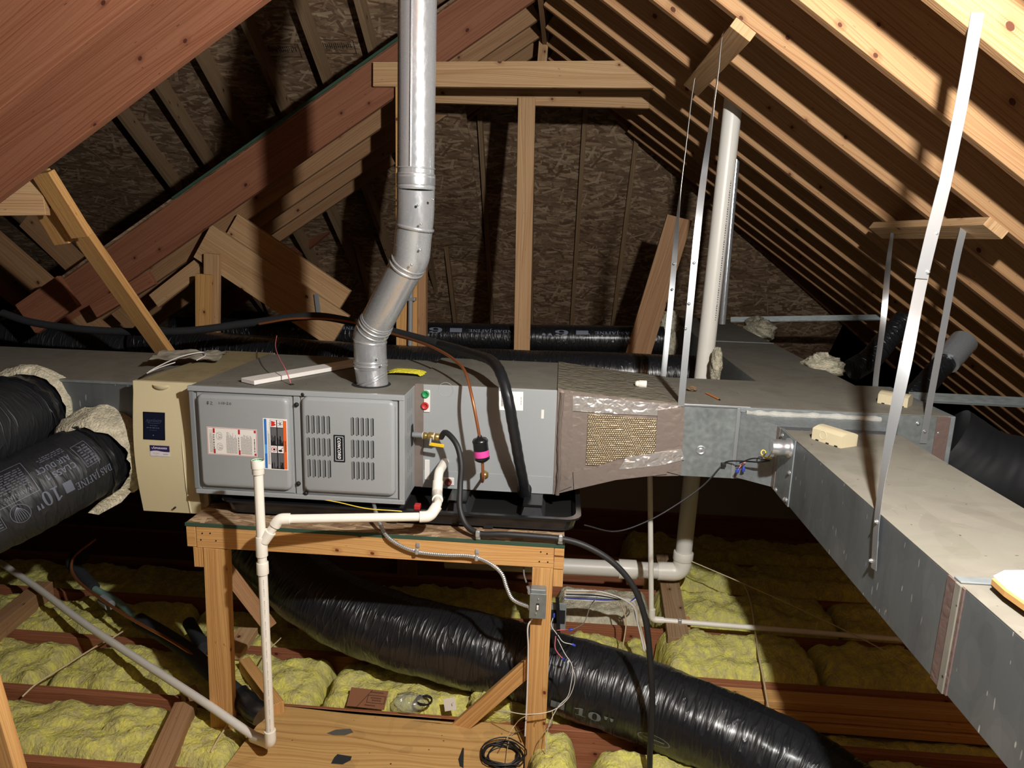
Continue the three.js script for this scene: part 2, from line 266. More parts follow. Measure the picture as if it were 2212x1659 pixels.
function sawn(name, label, group, a, b, w, t, wide, mat, cat = 'timber') { return solo(name, label, cat, boardGeo(a, b, w, t, wide), mat, group); }
const RLAB = { '-1.87': 'rafter that the broad galvanised strap is screwed to', '-2.3': 'rafter between the broad strap and the hanger blocks', '-2.69': 'rafter that carries the near ends of both hanger blocks', '-3.09': 'rafter crossed by the middle of both hanger blocks', '-3.51': 'rafter just in front of the top of the white vent stack', '-3.92': 'rafter just behind the top of the white vent stack', '-4.28': 'rafter met by the sloping end of the pale collar tie', '-4.72': 'rafter met by the end of the darker collar tie', '0.15': 'rafter overhead near the lamp', '-0.25': 'rafter overhead near the lamp', '-0.66': 'rafter overhead near the lamp', '-1.06': 'rafter overhead near the lamp', '-1.46': 'rafter overhead near the lamp' };
for (const z of [0.15, -0.25, -0.66, -1.06, -1.46, -1.87, -2.3, -2.69, -3.09, -3.51, -3.92, -4.28, -4.72, -5.12, -5.5, -5.9, -6.3]) {
  const x0 = z > -5.6 ? -0.17 : -0.17 + (-z - 5.6) / 0.79 * 1.464 + 0.08, o = RN.map((v) => v * 0.1175);
  sawn('rafter', RLAB[z] ?? 'far rafter of the strapped slope beyond the collar ties', 'rafters of the strapped slope', add3([x0, RB(x0), z - 0.019], o), add3([4.7, RB(4.7), z - 0.019], o), 0.235, 0.038, RN, M.rafter, 'rafter');
}
for (const z of [0.2, -0.4, -1, -1.7, -2.1, -2.51]) sawn('rafter', z === -2.51 ? 'broad red-brown rafter ending at the head of the diagonal strut' : z === -2.1 ? 'broad red-brown rafter next to the one over the strut' : 'broad red-brown rafter out over the near roof', 'broad rafters above the return duct', add3([-0.2, LB(-0.2), z - 0.019], LN.map((v) => v * 0.1175)), add3([-4.7, LB(-4.7), z - 0.019], LN.map((v) => v * 0.1175)), 0.235, 0.038, LN, M.redwood, 'rafter');
[-4.28, -4.66, -5.03, -5.4, -5.78].forEach((z, i) => {
  const x0 = i > 3 ? -0.6 : -0.2, o = LN.map((v) => v * 0.1175);
  sawn('rafter', i ? 'rafter in the close row behind the knotty red rafter' : 'knotty red-brown rafter that carries the end of the collar tie', i ? 'close row of rafters behind the collar ties' : null, add3([x0, LB(x0), z - 0.019], o), add3([-4.7, LB(-4.7), z - 0.019], o), 0.235, 0.038, LN, i ? M.oldwood : M.redwood, 'rafter');
});
solo('ridge_board', 'ridge board where the rafter tops meet', 'timber', boardGeo([-0.185, 3.46, 1], [-0.185, 3.46, -5.55], 0.28, 0.03, [0, 1, 0]), M.oldwood);
// hip rafters and jacks of the steep end
for (const [s, txt] of [[1, 'beside the white vent stack'], [-1, 'behind the close row of rafters']]) {
  const d = 2.6, a = [-0.185, 3.42 + 0.05, -5.6], b = s > 0 ? [-0.185 + 1.464 * d, 3.47 - d, -5.6 - 0.79 * d] : [-0.185 - 1.515 * d, 3.47 - d, -5.6 - 0.79 * d];
  sawn('hip_rafter', 'hip rafter of the steep roof end ' + txt, null, a, b, 0.2, 0.038, [0, 1, 0], M.redwood, 'rafter');
}
for (const x of [-2, -1.55, -1.12, -0.72, -0.3, 0.13, 0.56, 1.02, 1.5]) {
  const top = Math.max(0, (Math.abs(x + 0.18) - 0.05) / 1.49), a = [x, HB(-5.6 - 0.79 * top - 0.04), -5.6 - 0.79 * top - 0.04], b = [x, HB(-8), -8];
  sawn('jack_rafter', 'short rafter against the strand board of the steep roof end', 'short rafters of the steep roof end', add3(a, [0, 0.06, -0.04]), add3(b, [0, 0.06, -0.04]), 0.115, 0.038, [0, 0.62, -0.78], M.greywood, 'rafter');
}
for (const x of [[-2.47, 3.079, -4.7][0], [-2.055, 3.085, -4.7][0], [-1.666, 3.091, -4.7][0], [-1.291, 3.097, -4.7][0], [-2.896, 3.073, -4.7][0], [-3.331, 3.067, -4.7][0], -4.65, -5.1])
  sawn('crossing_rafter', 'rafter of the crossing roof seen between the big rafters', 'rafters of the crossing roof', [x, CB(-3.35) + 0.1, -3.35], [x, CB(-7.9) + 0.1, -7.9], 0.14, 0.038, [0, 0.82, -0.573], M.greywood, 'rafter');

// collar ties, posts, braces
{
  const z0 = -4.235, z1 = -4.272, A = [[-1.13, 2.864, -4.235], [0.467, 2.881, -4.235], [0.268, 3.021, -4.235], [-1.128, 2.993, -4.235]];
  const t = thing('collar_tie', 'knotty pale collar tie with a sloping end nailed across the rafters', 'timber');
  let g = prism(A, A.map((p) => [p[0], p[1], z1]), 1); const uv = g.attributes.uv; for (let i = 0; i < uv.count; i++) uv.setXY(i, uv.getX(i) / LEN + 0.2, uv.getY(i) / WID); part(t, 'board', g, M.tie);
}
sawn('collar_tie', 'darker collar tie hanging behind the pale knotty one', null, [-1.15, 2.935, -4.735], [0.5, 2.925, -4.735], 0.14, 0.038, [0, 1, 0], M.tie);
sawn('post', 'knotty pine post standing behind the ducts below the collar ties', null, [-0.225, -0.19, -4.695], [-0.268, 2.9, -4.695], 0.108, 0.036, [1, 0, 0], M.tie, 'post');
sawn('post', 'pine post behind the bent vent pipe, carrying a thin conduit', null, [-0.936, -0.19, -4.255], [-0.936, 2.865, -4.255], 0.13, 0.036, [1, 0, 0], M.pine, 'post');
sawn('post', 'narrow stud doubled onto the post behind the vent pipe', null, [-0.855, -0.19, -4.31], [-0.855, 2.8, -4.31], 0.06, 0.06, [1, 0, 0], M.oldwood, 'post');
{
  const t = thing('conduit', 'thin metal conduit clipped to the post behind the vent pipe', 'conduit');
  part(t, 'tube', rod([-0.9, 1.892, -4.2], [-0.908, 1.245, -4.2], 0.014), M.greyPlastic);
  for (const y of [618, 650]) part(t, 'clip', box([-0.923, 1.781, -4.2][0] - 0.01, [-0.923, 1.781, -4.2][0] + 0.05, (y === 618 ? [-0.9, 1.733, -4.2] : [-0.9, 1.644, -4.2])[1], (y === 618 ? [-0.9, 1.733, -4.2] : [-0.9, 1.644, -4.2])[1] + 0.02, -4.235, -4.186, 0.003), M.zinc);
}
sawn('king_post', 'slim upright under the ridge behind the collar tie', null, [-0.21, 2.96, -5.15], [-0.19, 3.4, -5.15], 0.065, 0.038, [1, 0, 0], M.tie, 'post');
sawn('brace', 'leaning timber brace between the centre post and the vent stack', null, [0.443, 0.803, -4.85], [0.762, 2.199, -4.85], 0.17, 0.038, [1, 0, 0], M.oldwood, 'timber');
sawn('post', 'short stud standing beside the wide sloping boards', null, [-2.291, 1.233, -4.45], [-2.249, 1.875, -4.45], 0.1, 0.038, [1, 0, 0], M.tie, 'post');
sawn('cleat', 'knotty board nailed to the front of the short stud', null, [-2.315, 1.286, -4.4], [-2.287, 1.746, -4.4], 0.105, 0.03, [1, 0, 0], M.pine, 'timber');
sawn('valley_board', 'wide knotty board sloping down to the black ducts, nearer of a pair', null, [-2.329, 1.954, -4.5], [-1.436, 1.397, -4.5], 0.25, 0.038, [0, 1, 0], M.tie, 'timber');
sawn('valley_board', 'wide board sloping down to the black ducts, farther of a pair', null, [-2.185, 2.048, -4.6], [-1.442, 1.573, -4.6], 0.2, 0.038, [0, 1, 0], M.tie, 'timber');
{
  const t = thing('hanger_strip', 'perforated dark hanger strip on the wide sloping board', 'strip');
  part(t, 'strip', boardGeo([-1.577, 1.64, -4.46], [-1.565, 1.521, -4.46], 0.03, 0.004, [1, 0, 0], 0.001), M.cabinetDark);
}
sawn('strut', 'long diagonal timber strut coming down behind the return duct', null, [-2.239, 2.258, -2.95], [-2.094, 1.293, -3.65], 0.105, 0.038, [1, 0, 0.2], M.pine, 'timber');
sawn('scab', 'rough board nailed along the upper end of the diagonal strut', null, [-2.163, 2.246, -2.88], [-2.1, 1.989, -3], 0.1, 0.036, [1, 0, 0.2], M.pine, 'timber');
sawn('scab', 'short block behind the upper end of the diagonal strut', null, [-2.279, 2.103, -3.02], [-2.243, 1.954, -3.08], 0.09, 0.036, [1, 0, 0.2], M.pine, 'timber');
sawn('purlin', 'pale purlin board running up to the head of the diagonal strut', null, [-2.673, 2.135, -2.86], [-2.206, 2.155, -2.94], 0.165, 0.038, [0, 1, 0], M.tie, 'timber');
for (const [a, b] of [[[-3.677, 1.971, -4.3], [-2.827, 1.234, -4.3]], [[-3.876, 1.754, -4.5], [-3.159, 1.156, -4.5]], [[-3.671, 2.067, -4.7], [-2.844, 1.268, -4.7]]])
  sawn('lower_brace', 'dim brace running parallel behind the diagonal strut', 'dim braces behind the strut', a, b, 0.16, 0.038, [0.6, 0.7, 0], M.oldwood, 'timber');
sawn('gusset_board', 'brown board end leaning under the dim braces', null, [-3.115, 1.48, -3.9], [-2.84, 1.657, -3.9], 0.2, 0.038, [0.5, 1, 0], M.redwood, 'timber');
sawn('lookout', 'stub of sawn timber below the knotty red rafter', null, [-2.836, 1.519, -4.1], [-2.452, 1.734, -4.1], 0.085, 0.038, [0, 1, 0], M.redwood, 'timber');
sawn('lookout', 'stepped timber stub next to the short stud', null, [-2.717, 1.545, -4.55], [-2.39, 1.787, -4.55], 0.1, 0.038, [0, 1, 0], M.tie, 'timber');
solo('sheathing_edge', 'dark green painted board edge along the top of the knotty red rafter', 'board', boardGeo(add3([-0.75, LB(-0.75), -4.262], LN.map((v) => v * 0.243)), add3([-2.25, LB(-2.25), -4.262], LN.map((v) => v * 0.243)), 0.014, 0.03, LN), M.greenEdge);

// ceiling joists
const JZ = [-1.42, -1.83, -2.24, -2.645, -3.055, -3.475, -3.895, -4.31, -4.73, -5.15];
const JLAB = { '-1.42': 'joist under the front of the plywood sheet', '-1.83': 'joist under the middle of the plywood sheet', '-2.24': 'joist under the loose stud and the plywood', '-2.645': 'joist along the back edge of the plywood sheet', '-3.055': 'joist behind the bench leg by the drain riser and the stacked planks', '-3.475': 'joist under the block that holds the drain line', '-3.895': 'joist in front of the foot of the vent stack' };
for (const z of JZ) sawn('joist', JLAB[z] ?? 'far joist in the dark behind the vent stack', 'ceiling joists', [-4.6, -0.0975, z], [4.4, -0.0975, z], 0.195, 0.038, [0, 1, 0], M.joist, 'joist');
for (let k = 0; k < 3; k++) sawn('plank', ['topmost', 'middle', 'lowest'][k] + ' of three flat planks stacked against the joist', 'planks stacked along the joist', [0.62 + 0.05 * k, -0.03 - 0.043 * k, -2.985 + 0.012 * k], [2.6, -0.03 - 0.043 * k, -2.985 + 0.016 * k], 0.09, 0.038, [0, 0, 1], M.pine, 'plank');

// ================= insulation =================
function batt(x0, x1, z0, z1, top, seed, amp = 1) {
  const sx = 0.018, nx = Math.max(4, Math.round((x1 - x0) / sx)), nz = Math.max(6, Math.round((z1 - z0) / sx)), pos = [], uv = [], idx = [];
  for (let j = 0; j <= nz; j++) for (let i = 0; i <= nx; i++) {
    const u = i / nx, v = j / nz, x = x0 + (x1 - x0) * u, z = z0 + (z1 - z0) * v;
    const edge = Math.min(1, Math.min(u * (x1 - x0), (1 - u) * (x1 - x0)) / 0.07), side = Math.min(1, Math.min(v, 1 - v) * (z1 - z0) / 0.06);
    const lump = 0.035 * fbm(x * 3 + seed, z * 4 + seed, 2) + 0.026 * Math.abs(fbm(x * 7 + seed, z * 10 - seed, 3)) + 0.005 * fbm(x * 34, z * 34 + seed, 2);
    const k = Math.sqrt(Math.max(0, edge * (2 - edge))) * (0.55 + 0.45 * Math.sqrt(side));
    pos.push(x + 0.012 * fbm(x * 20, z * 20 + seed, 2), -0.19 + (top + 0.19 + amp * lump) * k, z); uv.push(x / 0.5, z / 0.5);
  }
  for (let j = 0; j < nz; j++) for (let i = 0; i < nx; i++) { const a = j * (nx + 1) + i, b = a + nx + 1; idx.push(a, b, a + 1, b, b + 1, a + 1); }
  const g = new THREE.BufferGeometry(); g.setAttribute('position', new THREE.Float32BufferAttribute(pos, 3)); g.setAttribute('uv', new THREE.Float32BufferAttribute(uv, 2)); g.setIndex(idx); g.computeVertexNormals(); return g;
}
const BATTS = [
  [-4.4, -2.55, -2.216, -1.85, 0.0, 1, 'yellow insulation batt beside the sawn corner timber'], [-2.55, -1.25, -2.216, -1.85, -0.01, 2, 'yellow insulation batt at the edge of the plywood by the loose stud'],
  [-4.4, -2.6, -2.621, -2.264, 0.0, 3, 'yellow insulation batt crossed by the white drain pipe shadow'], [-2.6, -1.2, -2.621, -2.264, 0.0, 4, 'yellow insulation batt under the white drain pipe by the bench leg'],
  [-4.4, -2.3, -3.031, -2.669, 0.0, 5, 'yellow insulation batt under the thin tan cable'], [-2.3, -1.0, -3.031, -2.669, 0.0, 6, 'yellow insulation batt behind the bench leg by the drain riser'], [-1.0, -0.12, -3.031, -2.669, 0.01, 7, 'bright yellow insulation batt behind the plywood edge'],
  [-4.4, -1.9, -3.451, -3.079, 0.0, 8, 'yellow insulation batt below the copper line fitting'], [-1.9, 0.0, -3.451, -3.079, -0.02, 9, 'yellow insulation batt under the middle of the big black duct'],
  [-0.06, 0.16, -2.621, -2.264, 0.03, 10, 'lump of yellow insulation at the foot of the bench leg with the switch'], [0.2, 1.3, -2.56, -2.264, 0.0, 11, 'yellow insulation batt beside the reddish joist end'], [1.3, 3.6, -2.621, -2.264, 0.0, 12, 'yellow insulation batt in the dark below the branch duct'],
  [-0.1, 0.7, -3.031, -2.669, 0.0, 13, 'yellow insulation batt hidden along the big black duct'], [0.62, 3.6, -2.94, -2.669, -0.16, 14, 'thin yellow insulation batt in front of the stacked planks'],
  [0.58, 1.35, -3.451, -3.06, 0.05, 15, 'fluffy yellow insulation batt behind the stacked planks'], [1.35, 3.6, -3.451, -3.079, 0.03, 16, 'shaded yellow insulation batt beyond the drain line'], [0.02, 0.55, -3.451, -3.079, -0.02, 17, 'yellow insulation batt beneath the bundle of cables'],
  [0.6, 1.6, -3.871, -3.499, 0.05, 18, 'fluffy yellow insulation batt beside the grey plank'], [1.6, 3.6, -3.871, -3.499, 0.03, 19, 'shaded yellow insulation batt far below the main duct'],
  [0.62, 2.2, -4.286, -3.919, 0.05, 20, 'yellow insulation batt at the foot of the vent stack'], [0.5, 2.2, -4.706, -4.334, 0.03, 21, 'yellow insulation batt behind the foot of the vent stack'],
  [-4.4, -1.4, -3.871, -3.499, -0.02, 22, 'shaded yellow insulation batt below the return duct'], [-1.4, 0.1, -3.871, -3.499, -0.03, 23, 'shaded yellow insulation batt below the back of the bench'],
];
for (const [a, b, c, d, t, s, l] of BATTS) solo('insulation_batt', l, 'insulation', batt(a, b, c, d, t, s * 7.3), M.wool, 'yellow insulation batts');
solo('insulation_batt', 'pale grey insulation batt beside the cables and the switch leg', 'insulation', batt(0.04, 0.6, -3.871, -3.499, 0.03, 90, 0.6), M.woolWhite);
solo('insulation_tuft', 'round tuft of yellow insulation poking up behind the brace foot', 'insulation', (() => { const g = new THREE.SphereGeometry(1, 30, 18); const p = g.attributes.position; for (let i = 0; i < p.count; i++) { const x = p.getX(i), y = p.getY(i), z = p.getZ(i), k = 1 + 0.12 * n3(x * 3, y * 3, z * 3) + 0.05 * n3(x * 9, y * 9, z * 9); p.setXYZ(i, x * k * 0.13, y * k * 0.09, z * k * 0.08); } g.computeVertexNormals(); const c = [-0.192, -0.053, -2.7]; g.translate(c[0], 0.02, -2.72); return g; })(), M.wool);

// ================= plywood floor sheet and what lies on it =================
{
  const t = thing('plywood_sheet', 'bare plywood sheet laid over the joists as a walkway', 'plywood');
  const outline = [[-1.172, -2.625], [-0.43, -2.622], [-0.425, -2.585], [-0.31, -2.58], [-0.3, -2.618], [-0.1, -2.61], [-0.065, -2.54], [-0.06, -1.3], [-1.29, -1.3]];
  const g = prism(outline.map(([x, z]) => [x, 0.018, z]), outline.map(([x, z]) => [x, 0.001, z]), 1.2); part(t, 'sheet', g, M.ply);
}
function flatPoly(pts, y, t) { return prism(pts.map((p) => [p[0], y + t, p[2]]), pts.map((p) => [p[0], y, p[2]]), 0.5); }
solo('tape_patch', 'worn grey tape patch on the plywood near the brace', 'tape', flatPoly([[-0.881, 0.019, -2.477], [-0.852, 0.019, -2.502], [-0.793, 0.019, -2.514], [-0.775, 0.019, -2.494], [-0.804, 0.019, -2.474], [-0.851, 0.019, -2.469]], 0.0183, 0.0008), std('#55524a', 0.9));
solo('tape_patch', 'black square of tape on the plywood front', 'tape', flatPoly([[-0.801, 0.019, -2.366], [-0.741, 0.019, -2.36], [-0.74, 0.019, -2.34], [-0.764, 0.019, -2.315], [-0.81, 0.019, -2.315], [-0.808, 0.019, -2.347]], 0.0183, 0.0008), std('#26282a', 0.75));
solo('tape_patch', 'narrow black sliver of tape beside the wire coil', 'tape', flatPoly([[-0.314, 0.019, -2.455], [-0.308, 0.019, -2.453], [-0.295, 0.019, -2.346], [-0.311, 0.019, -2.354], [-0.322, 0.019, -2.39]], 0.0183, 0.0008), std('#202224', 0.7));
{ // coil of black cable
  const t = thing('cable_coil', 'coil of thin black cable lying on the plywood', 'cable'), c = [-0.152, 0.026, -2.423], pts = [], r = rng(4);
  for (let k = 0; k <= 9 * 24; k++) { const a = k / 24 * 6.2832, q = Math.floor(k / 24), e = 0.052 + 0.022 * fbm(q * 3.1, 2 + Math.cos(a) * 0.4, 2) + 0.004 * q * 0.6, h = 0.022 + 0.006 * (q % 4) + 0.003 * Math.sin(a * 2 + q); pts.push([c[0] + e * 1.15 * Math.cos(a + q * 0.15) + 0.006 * n2(q * 2.3, 1), h, c[2] + e * 1.05 * Math.sin(a + q * 0.15) + 0.006 * n2(q * 1.7, 5)]); }
  part(t, 'windings', sweep(pts.map(V), 0.0028, { sides: 6 }), M.rubber);
  part(t, 'loose_end', sweep(spline([pts[pts.length - 1], [-0.121, 0.035, -2.529], [-0.076, 0.03, -2.574], [-0.018, 0.166, -2.45]], 24), 0.0016, { sides: 5 }), M.wireTan);
}
for (const [n, l, a, b, w, tk, m] of [
  ['stud_offcut', 'loose stud lying across the insulation in front of the bench', [-1.421, 0.035, -2.134], [-1.517, 0.035, -2.546], 0.089, 0.06, M.oldwood],
  ['stud_offcut', 'short scrap of timber on the insulation where the drain pipe crosses', [-1.566, 0.02, -2.611], [-1.521, 0.02, -2.654], 0.08, 0.06, M.oldwood],
  ['crossing_stud', 'grey stud crossing the joists under the far end of the drain pipe', [-2.718, 0.05, -2.822], [-2.782, 0.05, -3.39], 0.089, 0.089, M.oldwood],
  ['grey_plank', 'weathered grey plank bridging the joists under the white drain line', [0.714, 0.14, -4.094], [0.678, 0.055, -3.287], 0.11, 0.036, M.greywood],
  ['wedge_block', 'timber wedge on the plywood edge behind the drain riser', [-1.406, 0.04, -2.865], [-1.122, 0.04, -2.572], 0.05, 0.06, M.pine],
  ['scrap_board', 'scrap board standing behind the bench leg by the drain riser', [-1.489, 0.05, -2.9], [-1.504, 0.05, -3.123], 0.1, 0.036, M.tie]])
  solo(n, l, 'timber', boardGeo(a, b, w, tk, [1, 0, 0.3]), m);
solo('corner_stud', 'bright stud standing alone in the insulation bed away from the bench', 'timber', boardGeo([-1.481, 0.898, -1.55], [-1.354, 0.031, -1.55], 0.07, 0.038, [1, 0, 0]), M.pine);
{ // block under the drain line, with its strap
  const c = [0.704, 0.07, -3.428]; solo('pipe_block', 'short pine block holding up the white drain line', 'timber', boardGeo([c[0] - 0.06, 0.055, c[2] - 0.03], [c[0] + 0.06, 0.055, c[2] - 0.03], 0.06, 0.05, [0, 1, 0]), M.pine);
}
{ // plastic bag, black wire in it, white card, brown paper facing
  const c = [-0.56, 0.03, -2.686];
  const t = thing('parts_bag', 'clear plastic zip bag holding a coil of black wire', 'bag');
  const bag = new THREE.SphereGeometry(1, 26, 16), p = bag.attributes.position; for (let i = 0; i < p.count; i++) { const x = p.getX(i), y = p.getY(i), z = p.getZ(i), k = 1 + 0.14 * n3(x * 2.4, y * 2.4, z * 2.4); p.setXYZ(i, x * k * 0.07 + c[0] - 0.02, 0.04 + y * k * 0.035, z * k * 0.05 - 2.68); } bag.computeVertexNormals();
  part(t, 'film', bag, phys('#f4f6f6', 0.16, { transmission: 0.9, thickness: 0 }));
  const w = []; for (let k = 0; k < 70; k++) { const a = k / 14 * 6.2832; w.push(new THREE.Vector3(c[0] + 0.045 + 0.035 * Math.cos(a), 0.055 + 0.002 * (k % 5), -2.675 + 0.03 * Math.sin(a))); }
  part(t, 'wire_coil', sweep(w, 0.0035, { sides: 6 }), M.blackGloss, 'black wire coil');
  const d = [-0.398, 0.04, -2.66]; solo('instruction_card', 'small white card leaning against the brace foot', 'card', plate([d[0], 0.06, -2.66], [1, 0.35, 0.1], [-0.3, 0.8, -0.5], 0.055, 0.05, 0.001), std('#ddd8cf', 0.8, { map: canvasTex(64, 64, (x) => { x.fillStyle = '#f4f1ea'; x.fillRect(0, 0, 64, 64); x.fillStyle = '#222'; x.fillRect(40, 30, 3, 14); x.fillRect(48, 26, 2, 3); }) }));
  const e = [-0.769, 0.05, -2.66]; solo('paper_facing', 'torn brown paper facing printed with boxed lettering', 'paper', plate([e[0], 0.035, -2.69], [1, 0, 0.05], [0, 0.55, -0.8], 0.17, 0.08, 0.002), std('#ffffff', 0.85, { map: canvasTex(256, 128, (x) => { x.fillStyle = '#7e5236'; x.fillRect(0, 0, 256, 128); x.strokeStyle = '#3a2014'; x.lineWidth = 4; x.beginPath(); x.moveTo(70, 128); x.lineTo(150, 0); x.stroke(); x.strokeRect(128, 40, 118, 50); x.fillStyle = '#3a2014'; x.font = 'bold 22px sans-serif'; for (const [a, b, w] of [[150, 52, 70], [160, 68, 56], [140, 14, 90], [120, 104, 70]]) for (let k = 0; k < w; k += 9) x.fillRect(a + k, b, 6, 9); }) }));
}

// ================= bench =================
{
  const t = thing('bench', 'pine timber bench with two front legs that carries the furnace', 'bench'), zf = -2.48;
  const deck = part(t, 'deck', box(-1.425, 0.056, 0.899, 0.912, zf, -3.34, 0.002, 1.2), M.deck, 'strand board deck');
  part(deck, 'edge', box(-1.427, 0.058, 0.8985, 0.9125, zf + 0.0025, zf - 0.003, 0.001), M.greenEdge, 'dark green painted board edge');
  part(t, 'front_beam', boardGeo([-1.385, 0.854, zf - 0.019], [0.018, 0.857, zf - 0.019], 0.089, 0.038, [0, 1, 0]), M.pine);
  for (const x of [-1.406, 0.038]) part(t, 'side_beam', boardGeo([x, 0.8545, zf - 0.001], [x, 0.8545, -3.33], 0.088, 0.038, [0, 1, 0]), M.pine);
  part(t, 'back_beam', boardGeo([-1.385, 0.854, -3.31], [0.018, 0.854, -3.31], 0.089, 0.038, [0, 1, 0]), M.oldwood);
  part(t, 'leg', boardGeo([-1.335, -0.19, zf - 0.02], [-1.312, 0.808, zf - 0.02], 0.096, 0.04, [1, 0, 0]), M.pine);
  part(t, 'leg', boardGeo([-0.022, -0.19, zf - 0.02], [-0.022, 0.812, zf - 0.02], 0.08, 0.04, [1, 0, 0]), M.pine);
  for (const x of [-1.32, -0.03]) part(t, 'leg', boardGeo([x, -0.19, -3.3], [x, 0.81, -3.3], 0.089, 0.04, [1, 0, 0]), M.oldwood);
  part(t, 'leg_block', boardGeo([-1.383, 0.725, zf - 0.02], [-1.383, 0.809, zf - 0.02], 0.038, 0.038, [1, 0, 0]), M.pine);
  part(t, 'leg_block', boardGeo([0.038, 0.735, zf - 0.03], [0.038, 0.809, zf - 0.03], 0.038, 0.05, [1, 0, 0]), M.pine);
  part(t, 'brace', boardGeo([-0.352, -0.005, -2.6], [-0.044, 0.377, -2.53], 0.062, 0.038, [0, 1, 0]), M.pine);
  part(t, 'brace', boardGeo([-1.345, 0.729, -2.56], [-1.194, 0.363, -2.68], 0.06, 0.038, [0, 1, 0]), M.oldwood);
  const nail = new THREE.CylinderGeometry(0.003, 0.003, 0.003, 8).rotateX(Math.PI / 2);
  for (const p of [[-1.359, 0.871, -2.48], [-1.327, 0.873, -2.48], [-1.366, 0.843, -2.48], [-1.305, 0.843, -2.48], [-0.032, 0.878, -2.48], [-0.008, 0.872, -2.48], [-0.036, 0.838, -2.48], [-0.004, 0.838, -2.48]]) part(t, 'nail', nail.clone().translate(p[0], p[1], p[2]), M.black);
}

// ================= furnace =================
const FZ = -2.58;
const roundRect = (x0, x1, y0, y1, r) => { const s = new THREE.Shape(); s.moveTo(x0 + r, y0); s.lineTo(x1 - r, y0); s.quadraticCurveTo(x1, y0, x1, y0 + r); s.lineTo(x1, y1 - r); s.quadraticCurveTo(x1, y1, x1 - r, y1); s.lineTo(x0 + r, y1); s.quadraticCurveTo(x0, y1, x0, y1 - r); s.lineTo(x0, y0 + r); s.quadraticCurveTo(x0, y0, x0 + r, y0); return s; };
const smallText = (x, x0, y0, w, h, rows, color, r, fill = 0.85) => { x.fillStyle = color; const step = h / rows; for (let k = 0; k < rows; k++) { let a = x0; const end = x0 + w * (0.5 + 0.5 * r() * fill + 0.2 * fill); while (a < Math.min(x0 + w, end)) { const q = step * (0.6 + r() * 1.8); x.fillRect(a, y0 + k * step, Math.min(q, x0 + w - a), step * 0.5); a += q + step * 0.45; } } };
